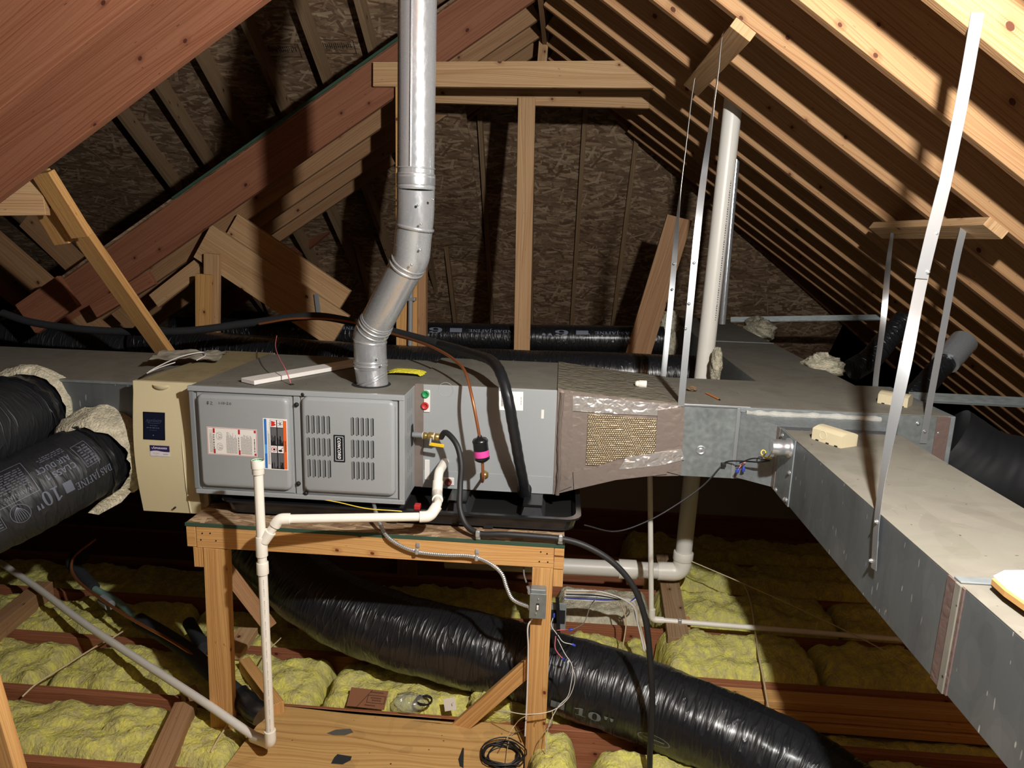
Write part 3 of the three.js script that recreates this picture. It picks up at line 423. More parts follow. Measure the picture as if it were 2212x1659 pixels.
{
  const t = thing('furnace', 'grey horizontal gas furnace with louvred doors and a dark name badge', 'furnace');
  const X0 = -1.425, X1 = -0.577, Y0 = 1.003, Y1 = 1.441;
  const body = part(t, 'cabinet', box(X0, X1, Y0, Y1 - 0.002, FZ, -3.33, 0.003), M.cabinet);
  part(body, 'top_sheet', box(X0 + 0.002, X1 - 0.002, Y1 - 0.003, Y1, FZ - 0.004, -3.328, 0.001), M.dustGrey, 'dusty top sheet');
  part(body, 'flange', box(X0 - 0.004, X1 + 0.002, Y1 - 0.02, Y1 + 0.001, FZ - 0.001, FZ + 0.016, 0.003), M.cabinet);
  part(body, 'flange', box(X0 + 0.004, X1 + 0.002, Y0 - 0.002, Y0 + 0.016, FZ - 0.001, FZ + 0.016, 0.003), M.cabinet);
  part(body, 'flange', box(X0 - 0.003, X0 + 0.017, Y0 + 0.016, Y1 - 0.02, FZ - 0.001, FZ + 0.01, 0.003), M.cabinetDark);
  part(body, 'flange', box(X1 - 0.02, X1 + 0.002, Y0 + 0.014, Y1 - 0.018, FZ - 0.001, FZ + 0.014, 0.003), M.cabinet);
  const door = (a, b, lab) => {
    const x0 = a[0], x1 = b[0], y1 = a[1], y0 = b[1], base = part(t, 'door', box(x0 - 0.004, x1 + 0.004, y0 - 0.012, y1 + 0.006, FZ, FZ + 0.006, 0.002), M.cabinet, lab);
    const g = new THREE.ExtrudeGeometry(roundRect(x0 + 0.016, x1 - 0.016, y0 + 0.016, y1 - 0.016, 0.014), { depth: 0.006, bevelEnabled: true, bevelThickness: 0.02, bevelSize: 0.014, bevelSegments: 4, curveSegments: 6 });
    g.translate(0, 0, FZ + 0.002); part(base, 'raised_panel', toCreasedNormals(g, 0.6), M.cabinet); return base;
  };
  const d1 = door([-1.393, 1.416, -2.58], [-1.022, 1.033, -2.58], 'plain door with warning stickers'), d2 = door([-0.978, 1.424, -2.58], [-0.608, 1.034, -2.58], 'louvred door'), fz = FZ + 0.0285;
  part(t, 'centre_rail', box([-1.011, 1.241, -2.58][0], [-0.987, 1.242, -2.58][0], Y0 + 0.016, Y1 - 0.02, FZ, FZ + 0.008, 0.002), M.cabinet);
  // louvres: a raised fin with a dark slot along its right side
  const fin = prism([[-0.009, -0.034, 0], [0.001, -0.034, 0.006], [0.001, -0.034, 0]], [[-0.009, 0.034, 0], [0.001, 0.034, 0.006], [0.001, 0.034, 0]], 1);
  const slot = new THREE.BoxGeometry(0.0045, 0.066, 0.0012).translate(0.0028, 0, 0.0004);
  const hook = new THREE.BoxGeometry(0.009, 0.003, 0.0012).rotateZ(0.3).translate(-0.0015, 0.0335, 0.0004);
  const slotAll = mergeGeometries([slot, hook, hook.clone().translate(0, -0.067, 0)]);
  for (const [a, b] of [[[-0.948, 1.226, -2.552], [-0.867, 1.226, -2.552]], [[-0.773, 1.226, -2.552], [-0.696, 1.226, -2.552]]])
    for (const y of [[-0.903, 1.315, -2.552][1], [-0.906, 1.226, -2.552][1], [-0.908, 1.138, -2.552][1]]) for (let k = 0; k < 5; k++) {
      const f = part(d2, 'louver', fin, M.cabinet); f.position.set(a[0] + (b[0] - a[0]) * k / 4, y, fz - 0.0005); part(f, 'slot', slotAll, M.hole);
    }
  const badge = canvasTex(320, 768, (x, w, h) => {
    x.fillStyle = '#131418'; x.fillRect(0, 0, w, h); x.strokeStyle = '#c9ced6'; x.lineWidth = 16; x.strokeRect(44, 44, w - 88, h - 88);
    x.translate(w / 2, h / 2); x.rotate(Math.PI / 2); x.transform(1, 0, -0.16, 1, 0, 0); x.fillStyle = '#f2f3f5'; x.font = 'bold 128px sans-serif'; x.textAlign = 'center'; x.textBaseline = 'middle'; x.fillText('CONCORD', 0, 6, h - 150);
  });
  const bc = [-0.826, 1.224, -2.552]; const bg = part(d2, 'badge', box(bc[0] - 0.0215, bc[0] + 0.0215, bc[1] - 0.054, bc[1] + 0.054, fz, fz + 0.003, 0.001), M.blackGloss, 'black name badge');
  part(bg, 'print', plate([bc[0], bc[1], fz + 0.003], [1, 0, 0], [0, 1, 0], 0.042, 0.107, 0.0004), std('#ffffff', 0.4, { map: badge }));
  // stickers
  const s1 = canvasTex(900, 540, (x, w, h) => {
    const r = rng(3); x.fillStyle = '#e9e6e0'; x.fillRect(0, 0, w, h); x.strokeStyle = '#c98a86'; x.lineWidth = 10; x.strokeRect(12, 12, w - 24, h - 24);
    x.save(); x.translate(0, h); x.rotate(-Math.PI / 2);   // the sticker is turned on its side: rows run upwards
    smallText(x, 40, 40, h - 90, 70, 7, '#77716a', r); smallText(x, 120, 112, h - 250, 34, 1, '#444', r); smallText(x, 40, 345, h - 90, 200, 17, '#66625c', r, 0.6); smallText(x, 120, 562, h - 250, 26, 1, '#444', r); smallText(x, 40, 610, h - 90, 200, 16, '#66625c', r, 0.5); smallText(x, 90, 846, h - 190, 28, 1, '#333', r);
    x.restore(); x.fillStyle = '#b3222e'; for (const [a, b] of [[108, 34], [562, 34], [846, 34]]) { x.fillRect(a, 24, b, a > 800 ? 50 : 92); x.fillRect(a, h - (a > 800 ? 66 : 116), b, a > 800 ? 42 : 92); }
    x.strokeStyle = '#555'; x.lineWidth = 4; for (const [cx, cy] of [[220, 170], [225, 380]]) { x.beginPath(); x.ellipse(cx, cy, 52, 72, 0, 0, 7); x.stroke(); x.beginPath(); x.ellipse(cx + 6, cy + 8, 26, 36, 0, 0, 7); x.stroke(); x.fillStyle = '#333'; x.fillRect(cx - 6, cy + 14, 22, 12); x.beginPath(); x.moveTo(cx - 50, cy - 60); x.lineTo(cx + 40, cy - 20); x.moveTo(cx - 40, cy + 66); x.lineTo(cx + 44, cy + 30); x.stroke(); }
  });
  const p1 = [-1.253, 1.228, -2.552]; part(d1, 'sticker', plate([p1[0], p1[1], fz], [1, -0.012, 0], [0, 1, 0], 0.2, 0.112), std('#ffffff', 0.5, { map: s1 }), 'instruction sticker with red bars');
  const s2 = canvasTex(420, 900, (x, w, h) => {
    const r = rng(6); x.fillStyle = '#f1efec'; x.fillRect(0, 0, w, h); x.fillStyle = '#2a74c4'; x.fillRect(16, 14, 44, h - 30); x.fillStyle = '#56a2e4'; x.fillRect(16, 460, 44, 160); x.fillStyle = '#ea6a2c'; x.fillRect(w - 70, 30, 54, h - 46);
    x.fillStyle = '#1b1b1e'; x.fillRect(124, 22, 226, h - 36); x.fillStyle = '#efefef'; for (const [a, b] of [[130, 26], [246, 26], [130, 476], [246, 476]]) x.fillRect(a, b, 100, 124);
    for (const [a, b, n] of [[132, 160, 300], [248, 160, 300], [132, 610, 270], [248, 610, 270]]) { x.save(); x.translate(a, b + n); x.rotate(-Math.PI / 2); for (let k = 0; k < 9; k++) { x.fillStyle = '#8f8f92'; const q = n * (0.45 + 0.55 * r()); x.fillRect(n - q, 4 + k * 11, q, 5); } x.restore(); }
    x.fillStyle = '#d2302a'; x.beginPath(); x.moveTo(140, 40); x.lineTo(220, 60); x.lineTo(196, 80); x.lineTo(224, 110); x.lineTo(186, 130); x.lineTo(140, 140); x.closePath(); x.fill();
    x.strokeStyle = '#d2302a'; x.lineWidth = 9; x.beginPath(); x.arc(180, 538, 40, 0, 7); x.stroke(); x.fillStyle = '#222'; x.beginPath(); x.arc(182, 540, 20, 0, 7); x.fill();
    x.lineWidth = 8; x.strokeStyle = '#1b1b1e'; for (const a of [0.2, 1.1, 2.2, 3.4, 4.4, 5.4]) { x.beginPath(); x.moveTo(296, 88); x.lineTo(296 + 42 * Math.cos(a), 88 + 48 * Math.sin(a)); x.stroke(); }
    x.beginPath(); x.ellipse(290, 560, 34, 20, 0, 0, 7); x.fill(); x.beginPath(); x.moveTo(300, 540); x.lineTo(338, 500); x.stroke();
    x.save(); x.translate(76, h - 60); x.rotate(-Math.PI / 2); smallText(x, 30, 0, h - 150, 40, 4, '#6a6a6a', r, 0.7); x.restore();
    x.save(); x.translate(w - 42, 470); x.rotate(Math.PI / 2); x.fillStyle = '#301208'; x.font = 'bold 40px sans-serif'; x.textAlign = 'center'; x.textBaseline = 'middle'; x.fillText('\u25B2WARNING', 0, 0, 330); x.restore();
  });
  const p2 = [-1.079, 1.227, -2.552]; part(d1, 'sticker', plate([p2[0], p2[1], fz], [1, -0.01, 0], [0, 1, 0], 0.096, 0.207), std('#ffffff', 0.5, { map: s2 }), 'warning sticker with blue and orange edges');
  const hand = canvasTex(512, 128, (x, w, h) => { x.clearRect(0, 0, w, h); x.strokeStyle = 'rgba(20,20,22,0.95)'; x.lineWidth = 7; x.lineCap = 'round'; const L = (...p) => { x.beginPath(); for (let i = 0; i < p.length; i += 2) x.lineTo(p[i], p[i + 1]); x.stroke(); };
    L(20, 55, 62, 50); L(18, 80, 62, 76); L(36, 36, 30, 100); L(54, 34, 46, 98); L(92, 48, 112, 40, 126, 54, 92, 92); L(92, 92, 132, 98); L(262, 40, 260, 82); L(276, 66, 290, 64); L(312, 38, 308, 82); x.beginPath(); x.ellipse(346, 60, 14, 20, 0.2, 0, 7); x.stroke(); L(372, 60, 390, 58); L(404, 44, 420, 36, 434, 48, 404, 80, 444, 82); x.beginPath(); x.ellipse(474, 64, 13, 18, 0.3, 0, 7); x.stroke(); });
  const p3 = [-1.298, 1.381, -2.552]; part(d1, 'handwriting', new THREE.PlaneGeometry(0.106, 0.0265).translate(p3[0], p3[1], fz + 0.0004), std('#ffffff', 0.7, { map: hand, transparent: true }), 'black marker handwriting');
  for (const p of [[-0.998, 1.385, -2.572], [-0.971, 1.428, -2.572], [-1.001, 1.064, -2.572], [-0.972, 1.025, -2.572]]) part(t, 'knob', turned(p, add3(p, [0, 0, 1]), [[0, 0.0001], [0, 0.009], [0.006, 0.009], [0.01, 0.005], [0.01, 0.0001]], 14), M.black, 'black door screw');
  // louvred right-hand side
  const sx = X1 + 0.0006; for (let r = 0; r < 5; r++) for (let k = 0; k < 3; k++) part(body, 'side_slot', box(sx, sx + 0.001, 1.03 + r * 0.082, 1.088 + r * 0.082, FZ - 0.05 - k * 0.034, FZ - 0.058 - k * 0.034, 0), M.cabinetDark);
  part(body, 'pipe_opening', new THREE.CylinderGeometry(0.032, 0.032, 0.002, 6).scale(1.6, 1, 0.8).rotateZ(Math.PI / 2).translate(X1 + 0.0016, 1.245, -2.71), M.hole, 'dark knockout for the gas pipe');
  part(body, 'vent_opening', new THREE.CylinderGeometry(0.078, 0.078, 0.002, 28).translate(-0.75, Y1 + 0.0008, -2.74), M.hole, 'dark round vent opening');
  part(body, 'seam_tape', box(X1 + 0.0005, [-0.537, 1.229, -2.77][0] - 0.004, 1.005, 1.445, -2.768, -2.7655, 0.0005), M.foilWarm, 'strip of foil tape at the joint');
}

// ================= cooling coil cabinet =================
{
  const t = thing('coil_cabinet', 'plain grey cooling coil cabinet joined to the furnace side', 'cabinet'), cz = -2.77;
  const body = part(t, 'cabinet', box(-0.574, 0.004, 1.0, 1.444, cz, -3.4, 0.003), M.cabinet);
  part(body, 'top_sheet', box(-0.574, 0.002, 1.443, 1.446, cz - 0.002, -3.398, 0.001), M.dustGrey, 'dusty top sheet');
  part(body, 'lower_panel', box(-0.548, -0.002, 1.002, 1.078, cz - 0.001, cz + 0.003, 0.0012), M.cabinet);
  part(body, 'knockout', new THREE.TorusGeometry(0.03, 0.0012, 5, 36).translate([-0.45, 1.426, -2.77][0], [-0.45, 1.426, -2.77][1], cz), M.cabinet, 'round stamped knockout');
  const plug = (p, m, l) => part(t, 'drain_plug', mergeGeometries([turned([p[0], p[1], cz], [p[0], p[1], cz + 1], [[0, 0.024], [0.006, 0.024], [0.008, 0.02], [0.008, 0.0001]], 20)]), m, l);
  const pan = (p0, p1) => part(t, 'drain_collar', box(p0[0], p1[0], p1[1], p0[1], cz - 0.001, cz + 0.006, 0.003), M.white, 'cream plastic collar');
  pan([-0.54, 1.422, -2.77], [-0.514, 1.329, -2.77]); pan([-0.536, 1.125, -2.77], [-0.514, 1.037, -2.77]); pan([-0.495, 1.052, -2.77], [-0.41, 1.018, -2.77]);
  const pl = (p, m, l) => part(t, 'plug', turned([p[0], p[1], cz + 0.004], [p[0], p[1], 0], [[0, 0.0001], [0, 0.0155], [0.008, 0.0155], [0.009, 0.01], [0.004, 0.009], [0.004, 0.0001]], 18), m, l);
  pl([-0.532, 1.405, -2.77], M.green, 'green plastic plug'); pl([-0.534, 1.356, -2.77], M.red, 'red plastic plug'); pl([-0.434, 1.033, -2.77], std('#7d3a34', 0.6), 'red-brown drain plug');
  const lab = canvasTex(320, 256, (x, w, h) => { const r = rng(9); x.fillStyle = '#efede8'; x.fillRect(0, 0, w, h); x.fillStyle = '#222'; for (let k = 0; k < 34; k++) x.fillRect(28, 46 + k * 4.6, 30, r() < 0.5 ? 1.5 : 3); x.strokeStyle = '#222'; x.lineWidth = 6; x.strokeRect(78, 26, 40, 56); x.save(); x.translate(74, 226); x.rotate(-Math.PI / 2); smallText(x, 0, 0, 130, 44, 5, '#555', r); x.restore(); x.save(); x.translate(286, 70); x.rotate(Math.PI / 2); x.font = 'bold 22px sans-serif'; x.fillStyle = '#222'; x.fillText('S A 1 H 2 4', 0, 0); x.restore(); });
  const lc = [-0.182, 1.392, -2.77]; part(t, 'label', plate([lc[0], lc[1], cz + 0.0003], [1, 0.02, 0], [0, 1, 0], 0.098, 0.078), std('#ffffff', 0.5, { map: lab }), 'white barcode label');
  const m1 = [-0.052, 1.343, -2.77]; part(t, 'sticker', plate([m1[0], m1[1], cz + 0.0003], [1, 0, 0], [-0.05, 1, 0], 0.011, 0.037), M.white, 'small white paper tab');
  const sl = [-0.474, 1.084, -2.77]; part(t, 'small_slot', box(sl[0], sl[0] + 0.008, sl[1], sl[1] + 0.006, cz, cz + 0.004, 0.001), M.brass);
  for (const [a, b] of [[[-0.402, 1.447, -2.967], [-0.393, 1.447, -2.948]]]) part(t, 'ink_mark', flatPoly([a, [a[0] + 0.012, 0, a[2] - 0.012], [b[0] + 0.014, 0, b[2]], [b[0], 0, b[2] + 0.006]], 1.4462, 0.0004), M.blue, 'blue ink squiggle');
}
solo('insulation_scrap', 'scrap of bright yellow insulation on the furnace top behind the vent', 'insulation', batt(-0.74, -0.58, -3.02, -2.92, 0, 3).translate(0, 0.19, 0).scale(1, 0.1, 1).translate(0, 1.4465, 0), std('#e8de3a', 0.95, { bumpMap: woolBump, bumpScale: 0.01 }));

// ================= air cleaner (filter cabinet) =================
{
  const t = thing('air_cleaner', 'tan air cleaner cabinet with a dark blue window panel', 'air cleaner'), x0 = -1.7, x1 = -1.447, y0 = 0.876, y1 = 1.432, zf = -2.65;
  part(t, 'body', box(x0 + 0.01, x1 + 0.02, y0 + 0.02, y1 - 0.004, zf - 0.02, -3.42, 0.004), M.beige);
  part(t, 'top_sheet', box(x0 + 0.012, x1 + 0.018, y1 - 0.004, y1 - 0.001, zf - 0.02, -3.418, 0.001), std('#b9aa84', 0.85, { map: dustTex }), 'dusty top sheet');
  // gently bowed door
  const prof = []; for (let k = 0; k <= 12; k++) { const u = k / 12; prof.push([y0 + (y1 - y0) * u, zf + 0.03 * Math.sin(Math.PI * Math.min(1, u * 1.05))]); }
  const side = (x) => [...prof.map(([y, z]) => [x, y, z]), [x, y1, zf - 0.02], [x, y0, zf - 0.02]];
  const door = part(t, 'door', toCreasedNormals(prism(side(x1), side(x0), 1), 0.5), M.cream);
  const zAt = (y) => zf + 0.03 * Math.sin(Math.PI * Math.min(1, (y - y0) / (y1 - y0) * 1.05)), rx = x0 + 0.205;
  part(door, 'ridge', sweep(spline([[rx, y0 + 0.005, zAt(y0 + 0.005)], [rx, y0 + 0.12, zAt(y0 + 0.12)], [rx, y0 + 0.27, zAt(y0 + 0.27) - 0.002], [rx - 0.004, y0 + 0.36, zAt(y0 + 0.36) - 0.004]], 20), 0.004, { sides: 8 }), M.cream);
  const gx = [-1.582, 1.409, -2.64]; part(door, 'grip', new THREE.SphereGeometry(0.034, 20, 10, 0, 7, Math.PI * 0.5, Math.PI * 0.5).scale(1, 0.6, 0.5).translate(gx[0], y1 - 0.012, zAt(y1) + 0.002), M.beige, 'scooped finger grip');
  const d = canvasTex(256, 352, (x, w, h) => { const r = rng(2); x.fillStyle = '#151a2c'; x.fillRect(0, 0, w, h); x.strokeStyle = '#0a0c14'; x.lineWidth = 10; x.strokeRect(5, 5, w - 10, h - 10); x.fillStyle = '#4a5266'; x.font = 'italic 48px serif'; x.textAlign = 'center'; x.fillText('Aprilaire', w / 2 - 4, 124, 190); x.strokeStyle = '#4a5266'; x.lineWidth = 4; x.beginPath(); x.moveTo(50, 138); x.quadraticCurveTo(150, 150, 205, 134); x.stroke(); smallText(x, 80, 168, 90, 16, 1, '#4a5266', r); smallText(x, 40, 196, 150, 18, 1, '#565d6e', r); smallText(x, 76, 228, 100, 14, 1, '#3a4152', r); x.fillStyle = '#9aa2b2'; x.fillRect(114, 292, 9, 9); });
  const bow = (y) => 0.03 * Math.PI * 1.05 / (y1 - y0) * Math.cos(Math.PI * (y - y0) / (y1 - y0) * 1.05), a = [-1.611, 1.254, -2.62]; part(door, 'window_panel', plate([a[0], a[1], zAt(a[1]) - 0.001], [1, 0, 0], [0, 1, bow(a[1])], 0.09, 0.112, 0.003), std('#ffffff', 0.25, { map: d }), 'dark blue panel');
  const e = canvasTex(256, 150, (x, w, h) => { const r = rng(7); x.fillStyle = '#d8d2d6'; x.fillRect(0, 0, w, h); x.fillStyle = '#2c2150'; x.beginPath(); x.moveTo(0, 0); x.lineTo(w, 0); x.lineTo(w, 86); x.quadraticCurveTo(170, 90, 110, 74); x.quadraticCurveTo(50, 68, 0, 86); x.fill(); x.fillStyle = '#f4f0ff'; x.font = 'bold 33px sans-serif'; x.fillText('UPGRADED', 52, 48, 186); x.strokeStyle = '#f4f0ff'; x.lineWidth = 5; x.beginPath(); x.moveTo(22, 30); x.lineTo(36, 48); x.lineTo(56, 12); x.stroke(); smallText(x, 36, 108, 100, 8, 1, '#555', r); smallText(x, 60, 134, 44, 6, 1, '#a44', r); x.fillStyle = '#333'; x.font = 'italic bold 20px serif'; x.fillText('Aprilaire', 168, 124, 66); });
  const b = [-1.591, 1.152, -2.62]; part(door, 'sticker', plate([b[0], b[1], zAt(b[1]) + 0.0006], [1, 0, 0], [0, 1, bow(b[1])], 0.082, 0.045, 0.0008), std('#ffffff', 0.45, { map: e }), 'purple and white sticker');
  part(door, 'latch_hole', turned([-1.558, 0.901, -2.645], add3([-1.558, 0.901, -2.645], [0, 0, 1]), [[0, 0.0001], [0.012, 0.0001], [0.012, 0.004], [0, 0.004]], 10), M.black);
  part(t, 'gasket', box(x1 + 0.021, x1 + 0.06, 0.916, 0.999, zf - 0.03, -2.95, 0.012), M.black, 'black foam gasket');
}
{ // loose papers and cord on the air cleaner
  const t = thing('paper_sheaf', 'crumpled dusty papers lying on the air cleaner top', 'papers');
  const c = [-1.725, 1.44, -3.077], g = new THREE.PlaneGeometry(0.3, 0.26, 24, 18).rotateX(-Math.PI / 2), p = g.attributes.position;
  for (let i = 0; i < p.count; i++) p.setY(i, 0.02 + 0.016 * fbm(p.getX(i) * 9, p.getZ(i) * 9, 3)); g.rotateY(0.25).translate(c[0], 1.433, c[2] - 0.06); g.computeVertexNormals();
  part(t, 'sheets', g, std('#cfc9c0', 0.6, { map: dustTex, side: THREE.DoubleSide }));
  part(t, 'cord', sweep(spline([[-1.69, 1.45, -2.748], [-1.706, 1.455, -2.856], [-1.708, 1.465, -3.061], [-1.665, 1.468, -3.147], [-1.621, 1.465, -3.083], [-1.617, 1.458, -3]], 40), 0.0028, { sides: 6 }), M.white, 'white cord loop');
  part(t, 'cord', sweep(spline([[-1.681, 1.45, -2.72], [-1.694, 1.452, -2.853], [-1.677, 1.458, -2.926]], 20), 0.0024, { sides: 6 }), M.white, 'white cord loop');
}
solo('white_board', 'white painted board lying slantwise on the furnace top', 'board', boardGeo([-1.221, 1.452, -2.641], [-0.884, 1.452, -3.217], 0.085, 0.018, [0.35, 0, 1]), M.white_wood);
{
  const t = thing('thermostat_wire', 'thin pinkish wire rising from the furnace top', 'wire');
  part(t, 'wire', sweep(spline([[-1.054, 1.448, -2.66], [-1.075, 1.486, -2.68], [-1.153, 1.519, -2.8], [-1.252, 1.536, -3], [-1.327, 1.553, -3.2]], 30), 0.0022, { sides: 6 }), M.wirePink);
  part(t, 'grommet', turned([[-1.052, 1.443, -2.66][0], 1.441, -2.665], [[-1.052, 1.443, -2.66][0], 2, -2.665], [[0, 0.009], [0.003, 0.009], [0.003, 0.003]], 12), M.black);
}

// ================= return duct =================
const FIBRE = (P, r0, r1, seed, label) => { // ragged ring of duct insulation
  const g = sweep(P, (u) => u < 0.12 ? 0.15 + (r0 - 0.15) * u / 0.12 : u > 0.75 ? r1 + (0.155 - r1) * (u - 0.75) / 0.25 : r0 + (r1 - r0) * (u - 0.12) / 0.63, { caps: false, sides: 44, us: 0.35, vs: 3, rf: (s, a) => 1 + 0.05 * n3(Math.cos(a) * 2.2, Math.sin(a) * 2.2, s * 9 + seed) + 0.03 * n3(Math.cos(a) * 7, Math.sin(a) * 7, s * 25 + seed), offset: (s, a) => 0.02 * n3(Math.cos(a) * 2.5 + seed, Math.sin(a) * 2.5, 3) });
  return g;
};
{
  const t = thing('return_duct', 'long galvanised return duct beside the tan air cleaner, speckled with sealer', 'duct');
  part(t, 'box', box(-4.3, -1.704, 0.925, 1.398, -2.75, -3.43, 0.002, 0.9), M.galvSpeck);
  part(t, 'top_sheet', box(-4.3, -1.704, 1.398, 1.401, -2.749, -3.431, 0.001), M.dust, 'dusty top sheet');
  part(t, 'edge_seam', box(-4.3, -1.704, 1.39, 1.4, -2.746, -2.752, 0.001), M.galvDull);
  part(t, 'corner_seam', box(-1.72, -1.705, 0.925, 1.395, -2.744, -2.752, 0.001), M.galvDull);
}
function textShell(P, r, from, to, tex) { return [sweep(P, r, { sides: 20, from, to, norm: true }), std('#ffffff', 0.5, { map: tex, transparent: true })]; }
function flexDuct(name, label, pts, r, mat, o = {}) {
  const t = thing(name, label, 'flexible duct', o.group), P = spline(pts, o.n ?? 90), q = o.pitch ?? 0.06;
  part(t, 'sleeve', sweep(P, r, { sides: 40, us: 0.9, vs: 1, rf: (s, a, u) => 1 + (o.rib ?? 0.008) * Math.sin(s / q * 6.2832) + (o.crease ?? 0.02) * n3(s * 5, Math.cos(a) * 1.3, Math.sin(a) * 1.3) + 0.006 * n3(s * 40, Math.cos(a) * 2, Math.sin(a) * 2) }), mat);
  t.userData.path = undefined; delete t.userData.path; return [t, P];
}
const printTex = (draw, w = 1024, h = 512) => canvasTex(w, h, (x) => { x.clearRect(0, 0, w, h); x.fillStyle = x.strokeStyle = 'rgba(120,126,142,0.6)'; draw(x, w, h); });
{
  const [t, P] = flexDuct('flexible_duct', 'printed black flexible duct joining the return duct low down', [[-1.92, 1.075, -2.74], [-1.93, 1.079, -2.66], [-1.971, 1.046, -2.52], [-2.058, 0.998, -2.38], [-2.241, 0.889, -2.2], [-2.62, 0.5, -2.1], [-3.3, 0.16, -2.3]], 0.158, M.flexDull, { n: 230 });
  const tex = printTex((x, w, h) => { const r = rng(15);
    x.translate(0, h); x.scale(1, -1);   // the print stands on its head
    x.font = 'bold 62px serif'; x.fillText('DUNDAS JAFINE', 60, 70, 330); x.font = 'bold 120px serif'; x.fillText('10"', 470, 110, 150); x.lineWidth = 4; x.fillRect(400, 40, 50, 66); x.font = 'bold 48px sans-serif'; x.fillText('CLASS 1', 330, 190, 190); x.fillText('AIR DUCT', 330, 244, 200); smallText(x, 330, 270, 200, 40, 3, 'rgba(120,126,142,0.45)', r);
    x.strokeRect(560, 130, 320, 200); x.font = 'bold 32px sans-serif'; x.fillText('WARNING:', 580, 172); smallText(x, 580, 190, 280, 120, 8, 'rgba(120,126,142,0.45)', r); x.strokeRect(200, 120, 90, 150); smallText(x, 208, 130, 70, 130, 7, 'rgba(120,126,142,0.45)', r); x.beginPath(); x.ellipse(700, 60, 54, 54, 0, 0, 7); x.stroke(); for (let k = 0; k < 7; k++) { x.beginPath(); x.moveTo(700, 100); x.quadraticCurveTo(700 + (k - 3) * 14, 70, 700 + (k - 3) * 12, 18); x.stroke(); }
    x.strokeRect(800, 20, 180, 90); smallText(x, 810, 30, 160, 70, 4, 'rgba(120,126,142,0.45)', r); });
  const [g, m] = textShell(P.slice(4, 66), 0.1625, 4.6, 6.7, tex); part(t, 'print', g, m, 'pale upside-down lettering');
  part(t, 'gathered_end', sweep(P.slice(0, 14), (u) => 0.15 + 0.018 * u, { sides: 40, rf: (s, a) => 1.02 + 0.035 * Math.sin(a * 17 + s * 40) * 0.5 + 0.03 * n3(Math.cos(a) * 4, Math.sin(a) * 4, s * 20) }), M.flex);
  solo('insulation_collar', 'ragged cream insulation collar around the lower printed duct', 'insulation', FIBRE(spline([[-1.918, 1.092, -2.752], [-1.898, 1.095, -2.68], [-1.89, 1.085, -2.62]], 24), 0.205, 0.178, 3), M.woolWhite);
  const [t2] = flexDuct('flexible_duct', 'plain black flexible duct joining the return duct near its top', [[-2.23, 1.261, -2.74], [-2.229, 1.252, -2.66], [-2.215, 1.247, -2.5], [-2.275, 1.21, -2.25], [-2.85, 0.92, -2.25], [-3.7, 0.5, -2.7]], 0.158, M.flexDull, { n: 150 });
  part(t2, 'gathered_end', sweep(spline([[-2.23, 1.261, -2.74], [-2.22, 1.255, -2.65]], 8), (u) => 0.156 + 0.014 * u, { sides: 40, rf: (s, a) => 1.02 + 0.02 * Math.sin(a * 15 + s * 50) + 0.03 * n3(Math.cos(a) * 4, Math.sin(a) * 4, s * 20 + 9) }), M.flex);
  solo('insulation_collar', 'ragged cream insulation collar around the upper plain duct', 'insulation', FIBRE(spline([[-2.213, 1.271, -2.752], [-2.198, 1.271, -2.69]], 20), 0.185, 0.172, 11), M.woolWhite);
  solo('insulation_flap', 'torn flap of cream insulation hanging below the printed duct', 'insulation', (() => { const g = prism([[-1.924, 0.865, -2.62], [-1.869, 0.915, -2.62], [-1.783, 0.976, -2.66], [-1.768, 0.945, -2.68], [-1.801, 0.903, -2.66], [-1.878, 0.859, -2.62]].map((p) => [...p]), [[-1.946, 0.851, -2.65], [-1.897, 0.897, -2.66], [-1.81, 0.96, -2.7], [-1.794, 0.928, -2.72], [-1.829, 0.886, -2.7], [-1.907, 0.841, -2.66]], 0.5); return g; })(), M.woolWhite);
}

